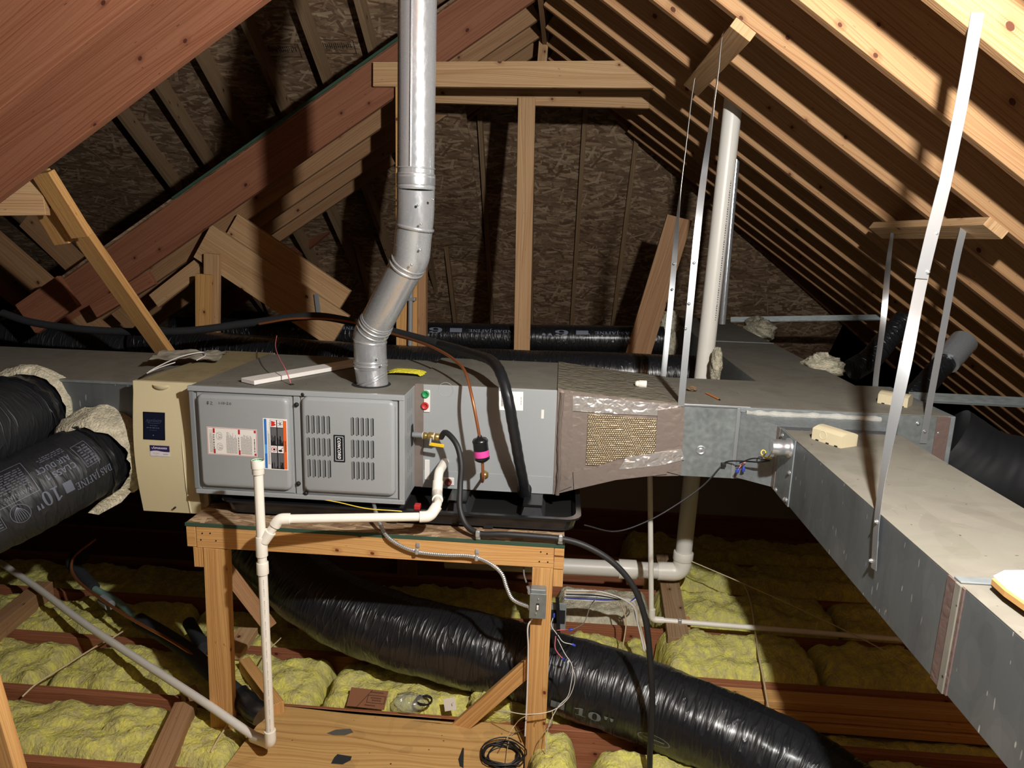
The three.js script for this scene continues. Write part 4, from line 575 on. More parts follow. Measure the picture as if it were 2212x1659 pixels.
// ================= foil-wrapped transition =================
{
  const t = thing('duct_transition', 'duct transition wrapped in crinkled foil tape and bubble foil', 'duct');
  const A = [[0.004, 1.0, -2.768], [0.004, 1.447, -2.768], [0.004, 1.447, -3.4], [0.004, 1.0, -3.4]];
  const B = [[0.3, 1.088, -2.786], [0.3, 1.42, -2.786], [0.3, 1.42, -3.375], [0.3, 1.088, -3.375]], C = [[0.52, 1.1, -2.802], [0.52, 1.404, -2.802], [0.52, 1.404, -3.36], [0.52, 1.1, -3.36]];
  part(t, 'body', mergeGeometries([prism(A, B, 0.4), prism(B, C, 0.4)]), M.foilWarm);
  const top = (a, b, c) => prism([a[1], a[2], b[2], b[1]].map((p) => [...p]), [a[1], a[2], b[2], b[1]].map((p) => [p[0], p[1] + 0.004, p[2]]), 0.5);
  part(t, 'top_wrap', mergeGeometries([top(A, B), top(B, C)]), std('#8b867a', 0.8, { map: dustTex, bumpMap: foilBump, bumpScale: 0.01 }), 'dusty wrinkled top wrap');
  const on = (x, y) => { const f = (a, b) => { const u = (x - a[0][0]) / (b[0][0] - a[0][0]); return a[0][2] + (b[0][2] - a[0][2]) * u; }; return x < 0.3 ? f(A, B) : f(B, C); };
  const patch = (name, pts, mat, lift, label) => { const q = pts.map((p) => [p[0], p[1], on(p[0], p[1]) + lift]); return part(t, name, prism(q, q.map((p) => [p[0], p[1], p[2] - 0.0025]), 0.45), mat, label); };
  patch('bubble_foil', [[0.132, 1.352, -2.79], [0.413, 1.339, -2.795], [0.417, 1.192, -2.795], [0.265, 1.166, -2.79], [0.181, 1.133, -2.79], [0.134, 1.135, -2.79]], std('#d6c2a2', 0.24, { metalness: 0.8, bumpScale: 0.005, bumpMap: rep(dataTex(256, 256, (u, v) => { const a = u * 16, b = v * 18, row = Math.floor(b) % 2 * 0.5, dx = ((a + row) % 1) - 0.5, dy = (b % 1) - 0.5; return 0.1 + 0.25 * tile(u, v, 2, 9, 5, 2) + 0.75 * Math.sqrt(Math.max(0, 0.2 - dx * dx - dy * dy)) * 2.2; }), 3, 3) }), 0.004, 'dimpled bubble foil');
  patch('foil_tape', [[0.064, 1.426, -2.79], [0.185, 1.405, -2.79], [0.446, 1.403, -2.8], [0.502, 1.398, -2.8], [0.412, 1.354, -2.79], [0.244, 1.357, -2.79], [0.06, 1.363, -2.78]], M.foil, 0.006, 'bright crinkled tape strip');
  patch('foil_tape', [[0.411, 1.378, -2.8], [0.503, 1.394, -2.8], [0.521, 1.343, -2.8], [0.526, 1.105, -2.8], [0.414, 1.131, -2.8]], M.foilWarm, 0.0075, 'vertical tape strip');
  patch('foil_tape', [[0.083, 1.107, -2.78], [0.266, 1.146, -2.79], [0.463, 1.183, -2.8], [0.469, 1.109, -2.8], [0.261, 1.077, -2.79], [0.091, 1.029, -2.78]], M.foilWarm, 0.009, 'lower tape strip');
  patch('foil_tape', [[0.27, 1.122, -2.79], [0.296, 1.177, -2.79], [0.52, 1.218, -2.8], [0.535, 1.173, -2.8], [0.428, 1.143, -2.8]], M.foil, 0.011, 'loose shiny tape end');
  part(t, 'joint_tape', prism([[0.005, 1.456, -2.765], [0.067, 1.439, -2.765], [0.082, 1.044, -2.765], [0.022, 1.014, -2.765]].map((p) => [p[0], p[1], -2.763]), [[0.005, 1.456, -2.765], [0.067, 1.439, -2.765], [0.082, 1.044, -2.765], [0.022, 1.014, -2.765]].map((p) => [p[0], p[1], -2.772]), 0.45), M.foilWarm, 'creased tape over the coil joint');
  part(t, 'joint_ridge', sweep(spline([[0.022, 1.005, -2.758], [0.026, 1.1, -2.756], [0.02, 1.25, -2.757], [0.024, 1.44, -2.757]], 24), 0.008, { sides: 8, rf: (s) => 1 + 0.3 * n2(s * 30, 2) }), M.foilWarm);
}
{ const c = [0.366, 1.43, -3.039]; const t = thing('pipe_plug', 'small white threaded pipe cap lying on the foil transition', 'pipe cap'); const a = [c[0] - 0.02, 1.432, c[2]], b = [c[0] + 0.02, 1.432, c[2] + 0.004]; part(t, 'cap', turned(a, b, [[0.012, 0.0001], [0.012, 0.0165], [0.044, 0.0165], [0.046, 0.014], [0.046, 0.0001]], 20), M.pvc); part(t, 'thread', turned(a, b, [[-0.004, 0.0001], [-0.004, 0.011], [0.003, 0.012], [0.004, 0.0135], [0.012, 0.0135]], 18), M.pvc); }

// ================= main supply duct =================
{
  const t = thing('supply_duct', 'galvanised main supply duct running on from the foil transition', 'duct');
  part(t, 'box', box(0.515, 1.55, 1.1, 1.401, -2.802, -3.36, 0.002, 0.9), M.galv);
  part(t, 'top_sheet', box(0.516, 1.552, 1.401, 1.4045, -2.8, -3.362, 0.001), M.dust, 'dusty top sheet');
  part(t, 'top_lip', box(0.515, 0.78, 1.398, 1.407, -2.796, -2.803, 0.0015), M.zinc);
  part(t, 'flange_strip', box(0.74, 1.27, 1.384, 1.403, -2.794, -2.802, 0.002), M.galvDull);
  part(t, 'sealant', sweep(spline([[0.76, 1.386, -2.784], [0.9, 1.384, -2.778], [1.05, 1.385, -2.782], [1.28, 1.384, -2.778]], 60), 0.0105, { sides: 8, rf: (s) => 1 + 0.4 * n2(s * 14, 5) }), std('#b8b8b0', 0.9, { bumpMap: woolBump, bumpScale: 0.004 }), 'grey sealant bead');
  part(t, 'seam', box(0.728, 0.742, 1.102, 1.398, -2.797, -2.802, 0.001), M.zinc);
  const pc = [0.599, 1.215, -2.802]; part(t, 'hole_plug', turned([pc[0], pc[1], -2.802], [pc[0], pc[1], 0], [[0, 0.021], [0.004, 0.019], [0.005, 0.014], [0.001, 0.013], [0.001, 0.009], [0.004, 0.008], [0.004, 0.0001]], 24), M.zinc, 'bright metal plug');
  part(t, 'end_tape', box(1.505, 1.556, 1.1, 1.402, -2.797, -2.802, 0.0015, 0.3), M.redTape, 'reddish tape at the duct end');
  part(t, 'end_cap', box(1.545, 1.575, 1.098, 1.405, -2.798, -3.362, 0.004), M.galvDull);
  for (const p of [[1.436, 1.369, -2.802], [1.517, 1.335, -2.802]]) part(t, 'screw', screwGeo(p, [0, 0, 1]), M.zinc);
}
{ // take-off boot and branch duct towards the camera
  const t = thing('branch_duct', 'galvanised branch duct coming off the main duct over the insulation', 'duct');
  const y0 = 1.115, y1 = 1.362, x0 = 0.862, x1 = 1.285, P = (y, s) => [[0.745, y + s * 0.022, -2.798], [1.36, y + s * 0.022, -2.798], [x1, y, -2.68], [x0, y, -2.68]];
  part(t, 'boot', prism(P(y0, -0.3), P(y1, 1), 0.6), M.galvDull);
  part(t, 'box', box(x0, x1, y0, y1, -2.685, -0.35, 0.002, 0.8), M.galvSpeck);
  part(t, 'top_sheet', box(x0, x1, y1, y1 + 0.003, -2.62, -0.35, 0.001), M.dust, 'dusty top sheet');
  part(t, 'collar', box(x0 - 0.004, x0 + 0.01, y0 - 0.003, y1 + 0.001, -2.655, -2.478, 0.0015), M.galvDull, 'damper collar');
  part(t, 'corner_tape', box(x0 - 0.006, x0 + 0.004, y0, y1, -2.69, -2.65, 0.001, 0.3), M.foilWarm);
  for (const z of [-1.43]) { part(t, 'seam_tape', mergeGeometries([box(x0 - 0.004, x0, y0, y1 + 0.002, z - 0.03, z + 0.035, 0.001, 0.3)]), M.redTape, 'rust-red sealed seam'); part(t, 'drive_cleat', box(x0 - 0.007, x0, y0 - 0.003, y1 + 0.004, z + 0.004, z + 0.026, 0.002), M.dust); part(t, 'top_cleat', box(x0, x1, y1 + 0.003, y1 + 0.008, z - 0.014, z + 0.014, 0.002), M.galvDull); }
  for (const p of [[0.857, 1.344, -2.619], [0.857, 1.347, -2.51], [0.857, 1.339, -2.502], [0.857, 1.237, -2.497], [0.857, 1.126, -2.518], [0.857, 1.132, -2.498], [0.857, 1.125, -2.622]]) part(t, 'screw', screwGeo(p, [-1, 0, 0]), M.zinc);
  const dm = [0.857, 1.323, -2.523]; part(t, 'damper_motor', turned([0.858, dm[1], dm[2]], [0, dm[1], dm[2]], [[0, 0.036], [0.01, 0.036], [0.012, 0.028], [0.03, 0.028], [0.032, 0.03], [0.05, 0.03], [0.052, 0.027], [0.066, 0.027], [0.07, 0.022], [0.07, 0.0001]], 28), M.bright, 'round bright damper motor');
}
{
  const pf = (pts) => pts.map(V);
  const t = thing('damper_wiring', 'black and yellow low voltage wires at the damper motor', 'wires');
  part(t, 'wire', sweep(spline([[0.822, 1.241, -2.62], [0.795, 1.221, -2.66], [0.746, 1.196, -2.74], [0.701, 1.173, -2.79], [0.679, 1.148, -2.79], [0.601, 1.101, -2.7], [0.506, 1.043, -2.65], [0.379, 0.978, -2.6], [0.251, 0.948, -2.55], [0.127, 0.988, -2.5]], 90), 0.003, { sides: 6 }), M.rubber, 'black wire');
  part(t, 'wire', sweep(spline([[0.822, 1.241, -2.62], [0.776, 1.235, -2.66], [0.743, 1.188, -2.74]], 20), 0.0026, { sides: 6 }), M.rubber);
  part(t, 'wire', sweep(spline([[0.821, 1.265, -2.62], [0.813, 1.244, -2.64], [0.798, 1.259, -2.66], [0.804, 1.27, -2.66], [0.815, 1.263, -2.66], [0.804, 1.25, -2.64], [0.826, 1.254, -2.61]], 40), 0.0025, { sides: 6 }), M.wireYellow, 'yellow wire loop');
  for (const [a, b] of [[[0.739, 1.148, -2.75], [0.746, 1.164, -2.75]], [[0.763, 1.155, -2.75], [0.763, 1.174, -2.75]]]) part(t, 'wire_nut', turned(a, b, [[-0.004, 0.0001], [-0.004, 0.007], [0.014, 0.005], [0.016, 0.0001]], 10), M.blue, 'blue wire nut');
  part(t, 'wire', sweep(spline([[0.746, 1.164, -2.75], [0.757, 1.182, -2.75], [0.771, 1.19, -2.75]], 10), 0.002, { sides: 5 }), M.wirePink);
  part(t, 'clip', box([0.69, 1.16, -2.8][0] - 0.006, [0.69, 1.16, -2.8][0] + 0.012, [0.69, 1.16, -2.8][1] - 0.008, [0.69, 1.16, -2.8][1] + 0.008, -2.802, -2.782, 0.002), M.black);
}
function coverBox(label, c, turn, w, d, h) {
  const t = thing('plastic_cover', label, 'cover');
  const prof = []; for (let k = 0; k <= 8; k++) { const a = -1 + k / 4; prof.push([a * d / 2, h * (0.74 + 0.26 * Math.cos(a * 1.4))]); }
  const side = (x) => [[x, 0, -d / 2], ...prof.map(([z, y]) => [x, y, z]), [x, 0, d / 2]], g = toCreasedNormals(prism(side(w / 2), side(-w / 2), 1), 0.5);
  const m = part(t, 'shell', g, M.beige); const foot = [];
  for (const q of [-0.3, 0.05, 0.34]) { const n = part(t, 'notch', new THREE.BoxGeometry(w * 0.1, h * 0.08, 0.002).translate(w * q, h * 0.05, d / 2 + 0.0006), M.black, 'dark cable notch'); foot.push(n); }
  const ring = part(t, 'moulded_ring', new THREE.TorusGeometry(h * 0.28, 0.0012, 6, 24).translate(-w * 0.12, h * 0.5, d / 2), M.beige); foot.push(ring);
  const R = new THREE.Matrix4().makeRotationY(turn).setPosition(c[0], c[1], c[2]); for (const q of [m, ...foot]) q.geometry.applyMatrix4(R);
}
coverBox('cream plastic cover sitting on the branch duct', [0.99, 1.3655, -2.474], -1.05, 0.125, 0.08, 0.052); coverBox('cream plastic cover on the main duct behind the strap', [1.421, 1.405, -2.983], -0.68, 0.115, 0.075, 0.05);
{ const c = [0.645, 1.405, -3.014], d = [0.679, 1.405, -2.889], t = thing('pencil', 'orange pencil lying on the main duct', 'pencil'); const a = [c[0], 1.409, c[2]], b = [d[0], 1.409, d[2]]; part(t, 'shaft', turned(a, b, [[0, 0.0001], [0, 0.0035], [V(a).distanceTo(V(b)) - 0.01, 0.0035]], 6), M.pencil); part(t, 'tip', turned(b, add3(b, [b[0] - a[0], 0, b[2] - a[2]]), [[-0.01, 0.0035], [0.004, 0.0004]], 6), M.black); }
{ const c = [0.592, 1.405, -3.059], g = new THREE.SphereGeometry(0.016, 18, 12), p = g.attributes.position; for (let i = 0; i < p.count; i++) { const k = 1 + 0.5 * n3(p.getX(i) * 90, p.getY(i) * 90, p.getZ(i) * 90); p.setXYZ(i, p.getX(i) * k * 1.3, p.getY(i) * k * 0.6, p.getZ(i) * k); } g.computeVertexNormals(); g.computeBoundingBox(); g.translate(c[0], 1.4046 - g.boundingBox.min.y, c[2]); solo('dirt_clod', 'crumbly brown dirt clod next to the pencil', 'dirt', g, M.dirt); }
{ // torn facing on the near branch duct
  const t = thing('torn_facing', 'torn white and tan facing board lying on the branch duct', 'board');
  const q = [[0.906, 1.38, -1.392], [0.946, 1.38, -1.422], [1.085, 1.38, -1.444], [0.952, 1.38, -1.243], [0.907, 1.38, -1.287], [0.902, 1.38, -1.343]]; part(t, 'board', prism(q.map((p) => [p[0], 1.392, p[2]]), q.map((p) => [p[0], 1.38, p[2]]), 0.4), std('#b98a4e', 0.8)); part(t, 'white_face', prism(q.map((p) => [p[0] + 0.008, 1.3945, p[2] - 0.01]), q.map((p) => [p[0] + 0.008, 1.392, p[2] - 0.01]), 0.4), std('#c2c2c6', 0.7), 'white paper face');
}

// ================= flue vent pipe =================
{
  const t = thing('vent_pipe', 'shiny galvanised vent pipe bending up from the furnace top', 'vent pipe'), r = 0.0655;
  const a = [-0.742, 1.40, -2.745], a1 = [-0.756, 1.505, -2.755], b0 = [-0.758, 1.619, -2.755], b = [-0.755, 1.644, -2.75], c = [-0.554, 1.959, -2.585], c1 = [-0.53, 2.101, -2.54], d = [-0.525, 2.199, -2.525], top = [-0.511, 3.359, -2.5];
  const ring = (p, q, k = 1, w = 0.006) => part(t, 'bead', turned(p, q, [[-w, r * 1.0], [-w * 0.6, r * (1 + 0.045 * k)], [0, r * (1 + 0.065 * k)], [w * 0.6, r * (1 + 0.045 * k)], [w, r * 1.0]], 40), M.vent);
  part(t, 'base_elbow', sweep(spline([a, mix3(a, a1, 0.5), a1], 12), r * 0.97, { sides: 40 }), M.vent);
  const tilt = (p, q, s) => add3(q, [s * 0.06, 0, 0]);
  ring(mix3(a, a1, 0.5), add3(mix3(a, a1, 0.5), [-0.5, 1, 0]), 0.6, 0.003); ring(mix3(a, a1, 0.62), add3(mix3(a, a1, 0.62), [-0.45, 1, 0]), 0.6, 0.003);
  part(t, 'lower_sleeve', rod(a1, b0, r, 40), M.vent); ring(mix3(a1, b0, 0.12), b0, 1); ring(mix3(a1, b0, 0.25), b0, 1); ring(b0, add3(b0, [0.15, 1, 0.1]), 0.8);
  part(t, 'lower_elbow', sweep(spline([b0, b, mix3(b, c, 0.1), mix3(b, c, 0.2)], 16), r * 1.01, { sides: 40 }), M.vent);
  ring(mix3(b, c, 0.07), c, 0.8, 0.004); ring(mix3(b, c, 0.13), c, 1, 0.004); ring(mix3(b, c, 0.17), c, 0.7, 0.004);
  part(t, 'slanted_pipe', rod(mix3(b, c, 0.15), mix3(b, c, 0.98), r * 0.985, 44), M.vent);
  part(t, 'upper_elbow', sweep(spline([mix3(b, c, 0.92), c, mix3(c, c1, 0.5), c1, d], 24), r * 1.02, { sides: 44 }), M.vent);
  ring(mix3(b, c, 0.9), c, 1); ring(mix3(b, c, 0.95), c, 1); ring(add3(c, [0.005, 0.035, 0.01]), add3(c, [0.42, 1.035, 0.2]), 0.8); ring(c1.map((v, i) => v + (i === 1 ? -0.035 : 0)), add3(c1, [0.16, 1, 0.05]), 0.8); ring(add3(c1, [0, 0.035, 0]), add3(c1, [0.03, 1, 0]), 0.8, 0.005); ring(add3(c1, [0, 0.055, 0]), add3(c1, [0.02, 1, 0]), 0.8, 0.005);
  part(t, 'upper_pipe', rod(d, top, r * 0.985, 48), M.vent);
  for (const [k, w] of [[0.005, 0.008], [0.035, 0.012], [0.06, 0.003]]) ring(mix3(d, top, k), top, 0.7, w);
  part(t, 'band', turned(mix3(d, top, 0.012), top, [[0, r], [0, r * 1.04], [0.035, r * 1.04], [0.035, r]], 40), M.zinc);
  const sx = (p) => add3(p, [-0.006, 0, r * 0.985]); part(t, 'lock_seam', sweep([sx(mix3(d, top, 0.06)), sx(top)], 0.004, { sides: 6 }), M.vent);
  for (const p of [[-0.493, 2.078, -2.46], [-0.504, 1.989, -2.5], [-0.534, 1.936, -2.5], [-0.711, 1.555, -2.69], [-0.695, 1.53, -2.69], [-0.501, 2.141, -2.45], [-0.45, 2.161, -2.45]]) part(t, 'rivet', new THREE.SphereGeometry(0.0045, 10, 8).translate(p[0], p[1], p[2]), M.bright);
}

// ================= refrigerant lines =================
{
  const t = thing('suction_line', 'thick black insulated refrigerant line curving down the coil cabinet', 'pipe');
  const P = spline([[-3.016, 1.553, -3.6], [-2.876, 1.513, -3.6], [-2.513, 1.48, -3.6], [-1.995, 1.496, -3.6], [-1.636, 1.552, -3.6], [-1.266, 1.609, -3.55], [-1.032, 1.59, -3.5], [-0.759, 1.562, -3.35], [-0.542, 1.552, -3.15], [-0.371, 1.544, -2.98], [-0.27, 1.544, -2.82], [-0.215, 1.514, -2.67], [-0.184, 1.44, -2.61], [-0.158, 1.31, -2.62], [-0.134, 1.167, -2.66], [-0.116, 1.066, -2.7], [-0.111, 1.006, -2.74]], 260);
  const n = P.length, k = Math.round(n * 0.69);
  part(t, 'foam_sleeve', sweep(P.slice(0, k + 4), 0.0205, { sides: 16, us: 0.3 }), M.foam);
  part(t, 'taped_sleeve', sweep(P.slice(k), 0.0215, { sides: 18, rf: (s, a) => 1 + 0.09 * ((((s / 0.05 + a / 6.2832) % 1) + 1) % 1 - 0.5) }), std('#1b1c1e', 0.38));
  part(t, 'stub', turned([-0.114, 1.018, -2.76], add3([-0.114, 1.018, -2.76], [0, 0, 1]), [[-0.01, 0.03], [0.02, 0.03], [0.028, 0.022]], 18), M.black);
}
{
  const t = thing('liquid_line', 'thin copper line with a black filter drier on the coil cabinet', 'pipe');
  part(t, 'copper_tube', sweep(spline([[-1.559, 1.558, -3.54], [-1.353, 1.597, -3.52], [-1.097, 1.6, -3.48], [-0.793, 1.568, -3.3], [-0.566, 1.557, -3.05], [-0.433, 1.537, -2.86], [-0.363, 1.509, -2.72], [-0.324, 1.429, -2.63], [-0.3, 1.334, -2.61], [-0.289, 1.277, -2.61]], 120), 0.0062, { sides: 12 }), M.copper);
  const a = [-0.29, 1.286, -2.61], b = [-0.276, 1.177, -2.61], L = V(a).distanceTo(V(b));
  const d = part(t, 'filter_drier', turned(a, b, [[0, 0.008], [0.008, 0.012], [0.012, 0.026], [0.02, 0.031], [0.026, 0.031], [0.028, 0.0295], [L - 0.026, 0.0295], [L - 0.022, 0.031], [L - 0.014, 0.03], [L - 0.006, 0.02], [L, 0.008]], 30), M.blackGloss, 'black filter drier');
  const dt = canvasTex(256, 96, (x) => { const r = rng(22); x.fillStyle = '#e84aa8'; x.fillRect(0, 0, 256, 96); x.fillStyle = '#3a1030'; x.fillRect(66, 26, 14, 48); x.fillRect(96, 26, 8, 48); smallText(x, 14, 30, 40, 40, 5, 'rgba(90,20,70,0.8)', r); smallText(x, 130, 26, 100, 46, 5, 'rgba(150,30,110,0.6)', r); });
  const q = mix3(a, b, 0.5), e = mix3(a, b, 0.75); const [g] = textShell([e, q], 0.0302, -1.35 + Math.PI, 1.1 + Math.PI, dt);
  part(d, 'label_band', turned(mix3(a, b, 0.53), b, [[0, 0.0302], [0.026, 0.0302]], 30), std('#d8489c', 0.5), 'bright pink label band');
  part(t, 'outlet_tube', sweep(fillet([b, [-0.273, 1.119, -2.61], [-0.277, 1.09, -2.63], [-0.282, 1.073, -2.75]], 0.012), 0.006, { sides: 12 }), M.copper);
  part(t, 'flare_nut', turned([-0.282, 1.074, -2.765], add3([-0.282, 1.074, -2.765], [0, 0, 1]), [[0, 0.0001], [0, 0.018], [0.008, 0.018], [0.01, 0.012], [0.02, 0.011], [0.02, 0.0001]], 6), M.brass, 'brass flare nut');
}
// ================= gas line =================
{
  const t = thing('gas_line', 'black gas hose with a brass valve and yellow handle', 'gas line');
  part(t, 'nipple', rod([-0.585, 1.247, -2.71], [-0.528, 1.247, -2.705], 0.011), M.cabinetDark);
  const v0 = [-0.53, 1.247, -2.705], v1 = [-0.455, 1.245, -2.695];
  part(t, 'valve', turned(v0, v1, [[0, 0.0001], [0, 0.0145], [0.014, 0.0145], [0.015, 0.011], [0.022, 0.011], [0.024, 0.017], [0.042, 0.017], [0.044, 0.012], [0.05, 0.012], [0.051, 0.0155], [0.07, 0.0155], [0.072, 0.0001]], 12), M.brass, 'brass ball valve');
  part(t, 'seal_band', turned(v0, v1, [[-0.002, 0.0125], [0.001, 0.0155], [0.004, 0.0125]], 12), M.white);
  part(t, 'seal_band', turned(v0, v1, [[0.045, 0.0128], [0.047, 0.0165], [0.05, 0.0128]], 12), M.white);
  part(t, 'handle', boardGeo([-0.5, 1.222, -2.675], [-0.438, 1.217, -2.672], 0.014, 0.008, [0, 1, 0], 0.003), M.yellow, 'yellow handle'); part(t, 'stem', rod([-0.495, 1.245, -2.69], [-0.495, 1.224, -2.672], 0.005), M.zinc);
  part(t, 'hose', sweep(spline([v1, [-0.434, 1.275, -2.67], [-0.384, 1.243, -2.63], [-0.359, 1.174, -2.6], [-0.357, 1.09, -2.57], [-0.35, 1.011, -2.53], [-0.32, 0.959, -2.5], [-0.27, 0.94, -2.476], [-0.171, 0.946, -2.468], [-0.066, 0.945, -2.468], [0.042, 0.941, -2.468], [0.129, 0.924, -2.46], [0.232, 0.872, -2.45], [0.313, 0.789, -2.44], [0.367, 0.669, -2.43], [0.398, 0.504, -2.42], [0.419, 0.315, -2.41], [0.423, 0.12, -2.4], [0.434, -0.089, -2.4]], 160), 0.0115, { sides: 14 }), M.rubber);
  for (const p of [[-0.272, 0.945, -2.462], [0.04, 0.946, -2.456]]) part(t, 'clip', mergeGeometries([box(p[0] - 0.009, p[0] + 0.009, p[1] - 0.012, p[1] + 0.014, -2.47, -2.452, 0.005), box(p[0] - 0.009, p[0] + 0.009, p[1] - 0.03, p[1] - 0.008, -2.479, -2.475, 0.001)]), M.bright, 'shiny pipe clip');
}
// ================= drain pan and its stands =================
{
  const t = thing('drain_pan', 'black plastic drain pan between the furnace and the bench deck', 'drain pan'), x0 = -1.33, x1 = 0.115, z0 = -2.56, z1 = -3.3, ya = 0.925, yb = 0.982;
  const ring = (i, y) => { const s = []; const A = x0 + i, B = x1 - i, C = z1 + i, D = z0 - i, r = 0.06; for (const [cx, cz, a0] of [[B - r, D - r, 0], [A + r, D - r, Math.PI / 2], [A + r, C + r, Math.PI], [B - r, C + r, Math.PI * 1.5]]) for (let k = 0; k <= 5; k++) { const a = a0 + k / 5 * Math.PI / 2; s.push([cx + r * Math.cos(a), y, cz + r * Math.sin(a)]); } return s; };
  part(t, 'floor', prism(ring(0.02, ya + 0.006), ring(0.02, ya), 1), M.black);
  part(t, 'wall', mergeGeometries([prism(ring(0.022, ya), ring(0.006, yb), 1, false), prism(ring(0.03, ya), ring(0.014, yb), 1, false)]), M.blackGloss);
  part(t, 'rim', mergeGeometries([prism(ring(-0.004, yb), ring(0.016, yb), 1, false), prism(ring(-0.004, yb - 0.008), ring(-0.004, yb), 1, false)]), M.blackGloss);
  for (const p of [0.98, 0.62, 0.3]) part(t, 'rib', box(x1 - p * 1.2 - 0.02, x1 - p * 1.2 + 0.02, 0.914, ya + 0.002, z0 + -0.02, z1 + 0.05, 0.004), M.black);
  part(t, 'float_switch', box(-0.54, -0.515, 0.98, 1.0, -2.6, -2.57, 0.004), M.red, 'red float switch cap');
}
for (const [a, l] of [[[-0.379, 0.957, -2.66][0], 'black equipment stand in the pan beside the gas hose'], [[-0.075, 0.975, -2.66][0], 'black equipment stand in the pan below the suction line'], [-1.18, 'black equipment stand in the pan next to the air cleaner'], [-0.66, 'black equipment stand in the pan under the furnace end']]) {
  const t = thing('equipment_stand', l, 'stand', 'black equipment stands');
  const P = (y, i) => [[a - 0.05 + i, y, -2.63 - i], [a + 0.05 - i, y, -2.63 - i], [a + 0.05 - i, y, -3.2 + i], [a - 0.05 + i, y, -3.2 + i]];
  part(t, 'block', prism(P(0.932, 0), P(0.992, 0.018), 1), M.foam); part(t, 'pad', prism(P(0.992, 0.012), P(1.001, 0.012), 1), M.blackGloss);
}
// ================= condensate drain =================
{
  const t = thing('condensate_drain', 'white plastic condensate drain with an open riser', 'drain pipe'), r = 0.0166, zp = -2.29;
  const top = [-1.036, 1.24, -2.29], wy = [-1.029, 0.943, -2.29], bot = [-1.037, 0.12, -2.29], X = (y) => top[0] + (bot[0] - top[0]) * (y - top[1]) / (bot[1] - top[1]);
  const at = (y) => [X(y), y, zp];
  part(t, 'riser', sweep([at(bot[1]), at(top[1] - 0.01)], r, { sides: 22 }), M.pvc);
  const cap = part(t, 'open_cap', turned(at(top[1] - 0.04), at(top[1] + 1), [[0, r], [0, 0.021], [0.022, 0.021], [0.022, 0.0235], [0.05, 0.0235], [0.05, 0.019], [0.03, 0.018], [0.03, 0.0001]], 26), M.pvc);
  part(cap, 'liner', turned(at(top[1] - 0.04), at(top[1] + 1), [[0.036, 0.0001], [0.036, 0.0186], [0.049, 0.0188]], 22), M.green, 'green inside of the cap');
  part(t, 'coupling', turned(at(wy[1] - 0.055), at(wy[1] + 1), [[0, r], [0, 0.021], [0.075, 0.021], [0.075, r]], 24), M.pvc); part(t, 'coupling', turned(at(wy[1] - 0.105 - 0.02), at(wy[1] + 1), [[0, r], [0, 0.0215], [0.044, 0.0215], [0.044, r]], 24), M.pvc);
  const e = [-0.971, 1.029, -2.3], f = [-0.448, 1.02, -2.42], g = [-0.423, 1.057, -2.45], h = [-0.456, 1.037, -2.62], i2 = [h[0], 1.06, -2.69], end = [h[0] + 0.005, 1.064, -2.77];
  part(t, 'branch', sweep(fillet([wy, e, f, g, h], 0.03), r * 0.97, { sides: 20 }), M.pvc);
  part(t, 'wye_socket', sweep([mix3(wy, e, 0.02), mix3(wy, e, 0.45)], 0.0205, { sides: 20 }), M.pvc); part(t, 'elbow', sweep(fillet([mix3(wy, e, 0.72), e, mix3(e, f, 0.07)], 0.02), 0.0205, { sides: 20 }), M.pvc);
  part(t, 'elbow', sweep(fillet([mix3(e, f, 0.93), f, mix3(f, g, 0.9)], 0.03), 0.021, { sides: 20 }), M.pvc); part(t, 'elbow', sweep(fillet([mix3(g, h, 0.4), h, [h[0], h[1] + 0.045, h[2] - 0.02]], 0.02), 0.021, { sides: 20 }), M.pvc);
  part(t, 'trap_elbow', sweep(fillet([[h[0], h[1] + 0.01, h[2] - 0.01], [h[0], h[1] + 0.075, h[2] - 0.03], [h[0] + 0.005, h[1] + 0.08, -2.77]], 0.025), 0.0185, { sides: 20 }), M.pvc);
  part(t, 'foot_elbow', sweep(fillet([at(bot[1] + 0.045), at(bot[1] - 0.012), [-1.152, 0.045, -2.392]], 0.025), 0.0215, { sides: 20 }), M.pvc);
  part(t, 'floor_run', sweep(spline([[-1.074, 0.04, -2.359], [-1.202, 0.08, -2.396], [-1.345, 0.11, -2.456], [-1.515, 0.12, -2.546], [-1.83, 0.12, -2.726], [-2.272, 0.12, -2.984], [-2.746, 0.13, -3.275], [-3.097, 0.15, -3.467]], 60), r, { sides: 20 }), M.pvcGrey);
  const tx = printTex((x, w, h2) => { x.fillStyle = 'rgba(90,120,175,0.5)'; for (let k = 0; k < 1020; k += 11) if (k % 130 > 20) x.fillRect(k, 22, 3 + (k * 7) % 6, 16); }, 1024, 64);
  const [g2, m2] = textShell([at(wy[1] - 0.13), at(bot[1] + 0.05)], r + 0.0004, 5.5, 6.05, tx); part(t, 'pipe_print', g2, m2, 'blue printed line');
}
solo('float_wire', 'thin yellow wire sagging under the furnace to the red float switch', 'wire', sweep(spline([[-0.918, 1.004, -2.57], [-0.84, 0.999, -2.56], [-0.726, 0.984, -2.55], [-0.615, 0.981, -2.55], [-0.521, 0.967, -2.58]], 50), 0.0022, { sides: 6 }), M.wireYellow);
